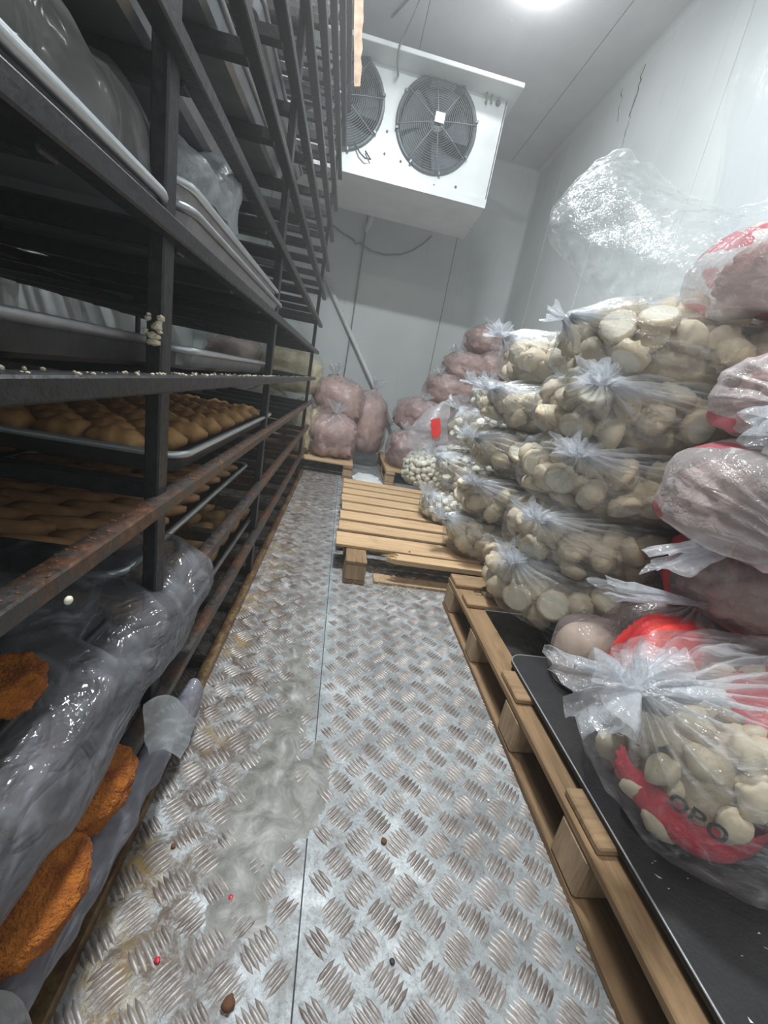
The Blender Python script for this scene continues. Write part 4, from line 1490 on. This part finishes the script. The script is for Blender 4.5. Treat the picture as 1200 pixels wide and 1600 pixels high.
# --- back pink bags, right pile
pile = [
    (.86, 4.72, .36, (.30, .32, .21), (-.4, -.4, 1), M_meat2, 'mauve meat bag at the left foot of the rear right pile'),
    (1.35, 4.75, .38, (.34, .33, .22), (0, -.3, 1), M_meat2, 'mauve bag in the bottom row behind the tiny dumplings'),
    (.93, 4.95, .74, (.31, .32, .19), (-.3, -.5, .8), M_meat2, 'greyish mauve bag second up at the left of the rear pile'),
    (1.45, 4.9, .78, (.32, .33, .20), (-.3, -.5, .8), M_meat, 'pink bag second up near the wall in the rear pile'),
    (1.22, 5.02, 1.08, (.31, .32, .17), (-.6, -.4, .7), M_meat, 'broad pink bag halfway up the rear pile'),
    (1.63, 4.95, 1.12, (.28, .32, .18), (-.6, -.4, .7), M_meat, 'pink bag against the right wall halfway up the rear pile'),
    (1.38, 5.1, 1.37, (.29, .30, .15), (-.6, -.4, .7), M_meat, 'small pink bag under the topmost one at the back'),
    (1.68, 5.1, 1.43, (.24, .28, .16), (-.3, -.4, .9), M_meat, 'upper pink bag leaning on the right wall at the back'),
    (1.58, 5.2, 1.70, (.27, .28, .15), (-.3, -.2, 1), M_meat, 'topmost pink bag with a yellow piece at the back'),
]
for i, (x, y, z, A, kn, m_, lab) in enumerate(pile):
    bag((x, y, z), A, kn, lab, 151 + i, 'pink bags piled at the back right', film=F_pink, nu=48, nv=24, fill=m_, fill_scale=.93, tails=((kn, .07, .06, .6, 0),), fr=16, flump=.06, lump=.03, rz=.2 * (i % 3))
# --- back left
pile = [
    (-.05, 4.62, .38, (.27, .27, .23), (0, -.5, 1), M_meat, 'pink bag with a pale knot on the corner of the rear left pallet'),
    (-.06, 5.0, .74, (.30, .30, .24), (-.2, -.2, 1), M_meat, 'pink bag on top of the rear left pallet with a whitish loose top'),
    (.30, 5.2, .52, (.27, .30, .36), (.2, -.2, 1), M_meat, 'tall pink bag standing against the back wall beside the pallet'),
]
for i, (x, y, z, A, kn, m_, lab) in enumerate(pile):
    bag((x, y, z), A, kn, lab, 171 + i, 'pink bags piled at the back left', film=F_pink, nu=48, nv=24, fill=m_, fill_scale=.93, tails=((kn, .12, .09, .6, 0),), fr=16, flump=.06, lump=.03)
M_cream = simple('cream_dough_pieces', (0.80, 0.72, 0.50), 0.55, var=0.15, scale=9, bump=.6, bdist=.01, dark=(0.55, 0.47, 0.30))
F_yel = film_mat('creamy_film', base=0.12, streak=0.25, white=(0.85, 0.82, 0.7))
for i, (x, y, z, A, m_, lab) in enumerate([
    (-.42, 4.55, .42, (.13, .22, .27), M_cream, 'tall bag of cream sticks at the end of the rack'),
    (-.25, 4.9, .50, (.12, .2, .12), M_doughY, 'bright yellow bag between the cream and the pink bags'),
    (-.80, 4.7, .45, (.27, .3, .30), M_cream, 'cream bag low behind the rack end'),
    (-.62, 4.8, .98, (.36, .3, .24), M_cream, 'cream bag standing high behind the rack end'),
    (-1.2, 4.8, 1.0, (.30, .3, .22), M_meat2, 'mauve bag seen through the rack beside the cream bag'),
    (-1.35, 4.7, .45, (.26, .3, .30), M_cream, 'cream bag deep behind the rack on the rear left pallet'),
]):
    bag((x, y, z), A, (0, -.3, 1), lab, 181 + i, 'bags behind the rack end', film=F_yel, nu=48, nv=24, fill=m_, fill_scale=.93, fr=16, flump=.04)

# --- near right: the red and white bags on the black sheet
ZT = ZM + .014
def printed_pack(center, A, seed, label, red_from, rz=0., nd=16, tint_red=M_red, axis='x', letters=None, cres=True, knot=(-1, 0, .5)):
    """printed inner pouch: clear window over dumplings, the rest red film"""
    t = empty('printed_pouch', center, label, 'pouch', None, rz)
    # red shell part
    vs, fs = [], []
    nu, nv = 48, 30
    keep = []
    for i in range(nv + 1):
        th = pi * i / nv
        for j in range(nu):
            ph = 2 * pi * j / nu
            u = Vector((cos(th), sin(th) * cos(ph), sin(th) * sin(ph)))
            q = sq(u, A, 2.4)
            q += noise.noise_vector(q * 12 + Vector((seed, 0, 0))) * .012
            vs.append(q)
    for i in range(nv):
        for j in range(nu):
            f = (i * nu + j, i * nu + (j + 1) % nu, (i + 1) * nu + (j + 1) % nu, (i + 1) * nu + j)
            c_ = (vs[f[0]] + vs[f[2]]) / 2
            if red_from(Vector((c_.x / A[0], c_.y / A[1], c_.z / A[2]))):
                fs.append(f); keep.append(1)
    me = py_mesh('red_print', vs, fs)
    bm = bmesh.new(); bm.from_mesh(me)
    bmesh.ops.delete(bm, geom=[v for v in bm.verts if not v.link_faces], context='VERTS')
    for f in bm.faces: f.smooth = True
    bm.to_mesh(me); bm.free()
    link('red_print', me, tint_red, t)
    core('packed_core', tuple(q * .74 for q in A), M_darkfill, t, seed, 4, .02, 12)
    if letters:
        for (txt, pos, rot, size) in letters:
            cu = bpy.data.curves.new('printed_letters', 'FONT')
            cu.body = txt; cu.size = size; cu.extrude = .0008; cu.offset = .0012
            cu.materials.append(M_ink)
            tmp = bpy.data.objects.new('tmp', cu)
            me = bpy.data.meshes.new_from_object(tmp)
            bpy.data.objects.remove(tmp)
            me.materials.clear()
            link('printed_letters', me, M_ink, t, pos, rot)
    return t


M_cream0 = simple('beige_dough', (0.48, 0.43, 0.35), 0.6, var=0.15, scale=9, bump=.4, dark=(0.5, 0.44, 0.35))
# big front bag
CF = (1.21, .66, ZT + .20)
AF = (.54, .285, .20)
bag(CF, AF, (-.80, -.08, .50), 'large clear tied bag with red printed pouches at the front right', 201, film=F_clear, nu=110, nv=54, lump=.016, pleat=.035, pull=.14, npl=23,
    tails=(((-.9, .0, .15), .12, .10, .6, .03), ((.8, .1, .5), .15, .075, .5, .03), ((-.35, .5, .9), .07, .05, .5, .0)), cat='bag', hz=1.0)
printed_pack((.885, .66, ZT + .145), (.135, .17, .13), 3, 'left printed pouch inside the large front bag, pale top and red foot', lambda u: u.z < -.15 and (u.y < .2), 0.0, letters=[
    ('ОВО', (-.13, -.10, -.02), (pi / 2 + .1, 0, -.95), .045)])
pack((.885, .66, ZT + .15), (.14, .18, .135), .045, 26, 301, 'folded dumpling, left pouch of front bag', 'dumplings in the left pouch of the front bag', D_cres, ('-y', '-x', '+z'), .0, dist=.62)
printed_pack((1.36, .675, ZT + .18), (.34, .235, .165), 4, 'wide printed pouch inside the large front bag, red along back and foot', lambda u: (u.z > .25 and u.y > -.35) or u.z < -.62, 0.0, letters=[
    ('ОСЫ', (-.22, -.232, -.135), (pi / 2, 0, 0), .05)])
pack((1.36, .675, ZT + .185), (.35, .245, .17), .048, 70, 302, 'folded dumpling, wide pouch of front bag', 'dumplings in the wide pouch of the front bag', D_cres, ('-y', '-x', '+z'), .0, dist=.62)

pack((1.36, .675, ZT + .185), (.35, .245, .17), .048, 90, 303, '', '', D_cres, ('-y', '-x', '+z'), .0, dist=.6, single=False, key='more', depth=.03)
# bag behind it, with bright red pouch
bag((1.34, 1.04, ZT + .17), (.42, .18, .17), (-.42, -.1, 1), 'pinkish bag right behind the large front bag, a bright red pouch on its left', 211, film=F_pink, nu=80, nv=40, fill=M_darkfill, fill_scale=.8,
    tails=(((-1, 0, .1), .30, .045, .4, .02), ((.6, -.5, .3), .12, .07, .5, .0)), hz=1.0)
printed_pack((1.06, .975, ZT + .18), (.18, .10, .14), 7, 'orange red printed pouch glowing behind the knot of the front bag', lambda u: u.y < .6 and u.z > -.7, .3, tint_red=M_redb)
bag((.90, 1.08, ZT + .115), (.105, .10, .115), (.6, .0, 1), 'small beige pleated bag left of the orange red pouch', 213, film=F_pink, nu=70, nv=34, fill=M_cream0, fill_scale=.93, fr=5, flump=.012, pleat=.012, npl=25, hz=.5)

# right hand column of bags above
col = [
    ((1.45, 1.0, ZT + .47), (.40, .24, .145), (-.68, -.2, .8), M_meat, F_redz, 'reddish bag above the front bag, its long white tail pointing at the aisle', (((-1, 0, -.45), .27, .045, .45, .0), ((-.3, -.8, .3), .10, .07, .5, .02))),
    ((1.38, .96, ZT + .71), (.47, .28, .165), (-.6, -.8, -.3), M_meat, F_redz2, 'big pinkish white bag at the right edge, halfway up', (((-.4, -.8, .2), .12, .08, .5, .03),)),
    ((1.42, .96, ZT + .98), (.47, .27, .13), (-.9, -.6, -.3), M_meat, F_redz2, 'upper pinkish bag at the right edge, a white flap hanging over its side', (((-.8, -.6, -.4), .13, .09, .4, .03),)),
]
for i, (c, A, kn, m_, fm, lab, tl) in enumerate(col):
    bag(c, A, kn, lab, 221 + i, 'bags stacked at the right edge', film=fm, nu=90, nv=44, fill=m_, fill_scale=.88, tails=tl, pleat=.035, hz=.9, flump=.03)

# red white bag on top of the near stack with its big empty loose top
top_bag = bag((1.42, 1.28, 1.45 + .135), (.44, .27, .135), (-.2, -.2, 1), 'red and white meat bag lying on top of the near dumpling stack', 231, film=F_redz2, nu=90, nv=44, fill=M_meat, fill_scale=.85, pleat=.03, hz=.6, pull=.1)
top_bag.rotation_euler = (0, -.22, 0)
tc = Vector((1.42, 1.28, 1.585))
def Q(px_, py_, Y): return at(px_, py_, Y=Y) - tc
net = [
    [Q(1205, 320, 1.3), Q(1190, 345, 1.25), Q(1150, 400, 1.2), Q(1100, 450, 1.2), Q(1010, 482, 1.35)],
    [Q(1140, 325, 1.45), Q(1120, 345, 1.3), Q(1085, 385, 1.25), Q(1040, 425, 1.25), Q(985, 482, 1.5)],
    [Q(1070, 300, 1.6), Q(1050, 330, 1.4), Q(1020, 375, 1.35), Q(985, 415, 1.4), Q(950, 480, 1.6)],
    [Q(1010, 258, 1.7), Q(985, 300, 1.5), Q(965, 345, 1.5), Q(940, 390, 1.5), Q(915, 440, 1.7)],
    [Q(967, 236, 1.8), Q(940, 270, 1.65), Q(915, 320, 1.6), Q(895, 370, 1.6), Q(885, 405, 1.8)],
    [Q(925, 262, 1.85), Q(900, 285, 1.8), Q(872, 325, 1.75), Q(862, 355, 1.75), Q(868, 385, 1.85)],
]
lt1 = film_sheet('loose_top', net, F_empty, 80, 64, .022, 9, 12, parent=None, haze=lambda u, v, h: h * .55 + .35 * max(0, 1 - min(v, 1 - v, 1 - u) * 30))
net2 = [[p + Vector((.03, .12, .03)) for p in r] for r in net]
lt2 = film_sheet('loose_top_back', net2, F_empty, 50, 40, .02, 7, 17, parent=None, haze=lambda u, v, h: h * .4)

for lt in (lt1, lt2):
    lt.parent = top_bag
    lt.rotation_euler = (0, .22, 0)
# clear sheet hanging on the right wall
rows = [[T(WX1 - .05, y, 3.7) for y in (.8, 1.4, 2.0, 2.6, 3.0)], [T(WX1 - .09, y, 3.0) for y in (.8, 1.4, 2.0, 2.5, 2.9)], [T(WX1 - .06, y, 2.3) for y in (.8, 1.4, 2.0, 2.4, 2.7)], [T(WX1 - .08, y, 1.7) for y in (.8, 1.4, 2.0, 2.3, 2.5)]]
F_curt = film_mat('clear_wall_curtain', base=0.03, streak=0.05, sscale=(1, 16, .8), bscale=2.5, gloss=0.18, bstr=.5)
o = film_sheet('wall_film', rows, F_curt, 40, 80, .02, 4, 23, haze=lambda u, v, h: .03)
tag(o, 'clear plastic film hanging down the right wall with long glints', 'sheet')

# gather the small and distant dumplings
for key, items in mass.items():
    vs, fs = [], []
    for (me, pos, R3, m_) in items:
        o0 = len(vs)
        for v in me.vertices: vs.append(R3 @ v.co + pos)
        for pg in me.polygons: fs.append(tuple(o0 + q for q in pg.vertices))
    o = link('small_dumplings' if key == 'small' else 'more_dumplings', py_mesh('dumplings', vs, fs), M_doughS if key == 'small' else M_dough)
    tag(o, 'mass of small white dumplings filling the farther clear bags' if key == 'small' else 'further pale dumplings in the stacked bags', 'dumplings', kind='stuff')
print('SINGLES', SINGLE, 'BREAD', c)

# ============================================================ FLOOR LITTER AND ICE
def ice_patch():
    vs, fs = [], []
    nx, ny = 40, 120
    y0, y1 = .50, 1.62
    blobs = [(-.045, 1.33, .035, .020), (-.05, 1.245, .03, .012), (-.02, 1.14, .045, .022), (-.075, 1.14, .03, .014), (-.04, 1.0, .04, .010), (-.02, .93, .05, .013), (-.02, .84, .06, .012), (-.01, .77, .06, .010), (0.0, .70, .06, .008), (-.05, 1.55, .02, .006)]
    for i in range(ny + 1):
        y = y0 + (y1 - y0) * i / ny
        for j in range(nx + 1):
            x = -.14 + .34 * j / nx
            cx = -.03 + .04 * sin(y * 7)
            w = .028 + .055 * max(0, min(1, (1.1 - y) / .35)) + (.02 if y > 1.05 else 0)
            if y > 1.38: w = .006
            d = abs(x - cx) / w + .35 * noise.noise(Vector((x * 22, y * 22, 0)))
            h = .007 * max(0, 1.1 - d)
            for (bx, by, br, bh) in blobs:
                r2 = ((x - bx) ** 2 + (y - by) ** 2) / br ** 2
                h += bh * exp(-r2 * 1.6)
            # branch to the right of the seam
            d2 = sqrt(((x - .085) / .05) ** 2 + ((y - .83) / .2) ** 2)
            h += .004 * max(0, 1.1 - d2)
            e = min(i, ny - i, j, nx - j) / 4
            h = (h - .0022) * min(1, e)
            vs.append((x, y, max(-.002, h) + .001 * noise.noise(Vector((x * 60, y * 60, 3)))))
    for i in range(ny):
        for j in range(nx):
            a = i * (nx + 1) + j
            q = (a, a + 1, a + nx + 2, a + nx + 1)
            if max(vs[k][2] for k in q) > .0003: fs.append(q)
    me = py_mesh('ice_patch', vs, fs)
    o = link('ice_patch', me, M_ice)
    tag(o, 'lumpy grey ice frozen in a strip along the floor seam', 'ice')
ice_patch()

rng = random.Random(99)
for (px_, py_, r, m_, lab) in [(600, 1314, .0075, M_rustcrumb, 'round brown crumb on the clean tread plate'), (613, 1502, .005, M_ink, 'small black pebble low on the tread plate'),
                               (422, 1290, .006, M_rustcrumb, 'brown crumb beside the ice strip'), (357, 1568, .011, M_rustcrumb, 'large rust flake at the bottom left of the floor'),
                               (246, 1500, .005, M_red, 'small red crumb near the rack foot'), (271, 1322, .005, M_rustcrumb, 'dark red crumb between tread bars near the rack'),
                               (763, 1250, .004, M_snow, 'white ice chip on the tread plate by the pallet'), (903, 1483, .005, M_crumbm, 'pale crumb against the near pallet'),
                               (640, 862, .006, M_red, 'red speck under the splintered board'), (360, 1402, .005, M_red, 'red crumb on the dirty plate left of the ice')]:
    p = at(px_, py_, Z=r * .5 + (.15 if py_ < 900 else 0))
    bm = bmesh.new()
    bmesh.ops.create_icosphere(bm, subdivisions=2, radius=r)
    for v in bm.verts:
        v.co *= 1 + .35 * noise.noise(v.co * 200 + Vector((px_, 0, 0)))
        v.co.z *= .6
    o = link('floor_crumb', bm_mesh('floor_crumb', bm, True), m_, None, p)
    tag(o, lab, 'crumb')
# sawdust between the pallets
P_ = []
for k in range(420):
    x = rng.gauss(.42, .10); y = rng.gauss(1.98, .10)
    P_.append((x, y, .002))
vs, fs = [], []
for p in P_:
    s = rng.uniform(.002, .006); a = rng.uniform(0, 6); o0 = len(vs)
    vs += [(p[0] + s * cos(a + q * 2.1), p[1] + s * sin(a + q * 2.1), .005) for q in range(3)] + [(p[0], p[1], .009)]
    fs += [(o0, o0 + 1, o0 + 3), (o0 + 1, o0 + 2, o0 + 3), (o0 + 2, o0, o0 + 3)]
tag(link('sawdust', py_mesh('sawdust', vs, fs, False), M_crumbm), 'pale sawdust scattered by the pallet block', 'sawdust', kind='stuff')
# frost heap between the rear pallets
bm = bmesh.new()
bmesh.ops.create_icosphere(bm, subdivisions=4, radius=1)
for v in bm.verts:
    v.co = Vector((v.co.x * .16, v.co.y * .3, max(0, v.co.z) * .05)) * (1 + .25 * noise.noise(v.co * 3))
tag(link('snow_heap', bm_mesh('snow_heap', bm, True), M_snow, None, (.38, 4.3, 0)), 'low heap of white frost on the floor between the rear pallets', 'frost')
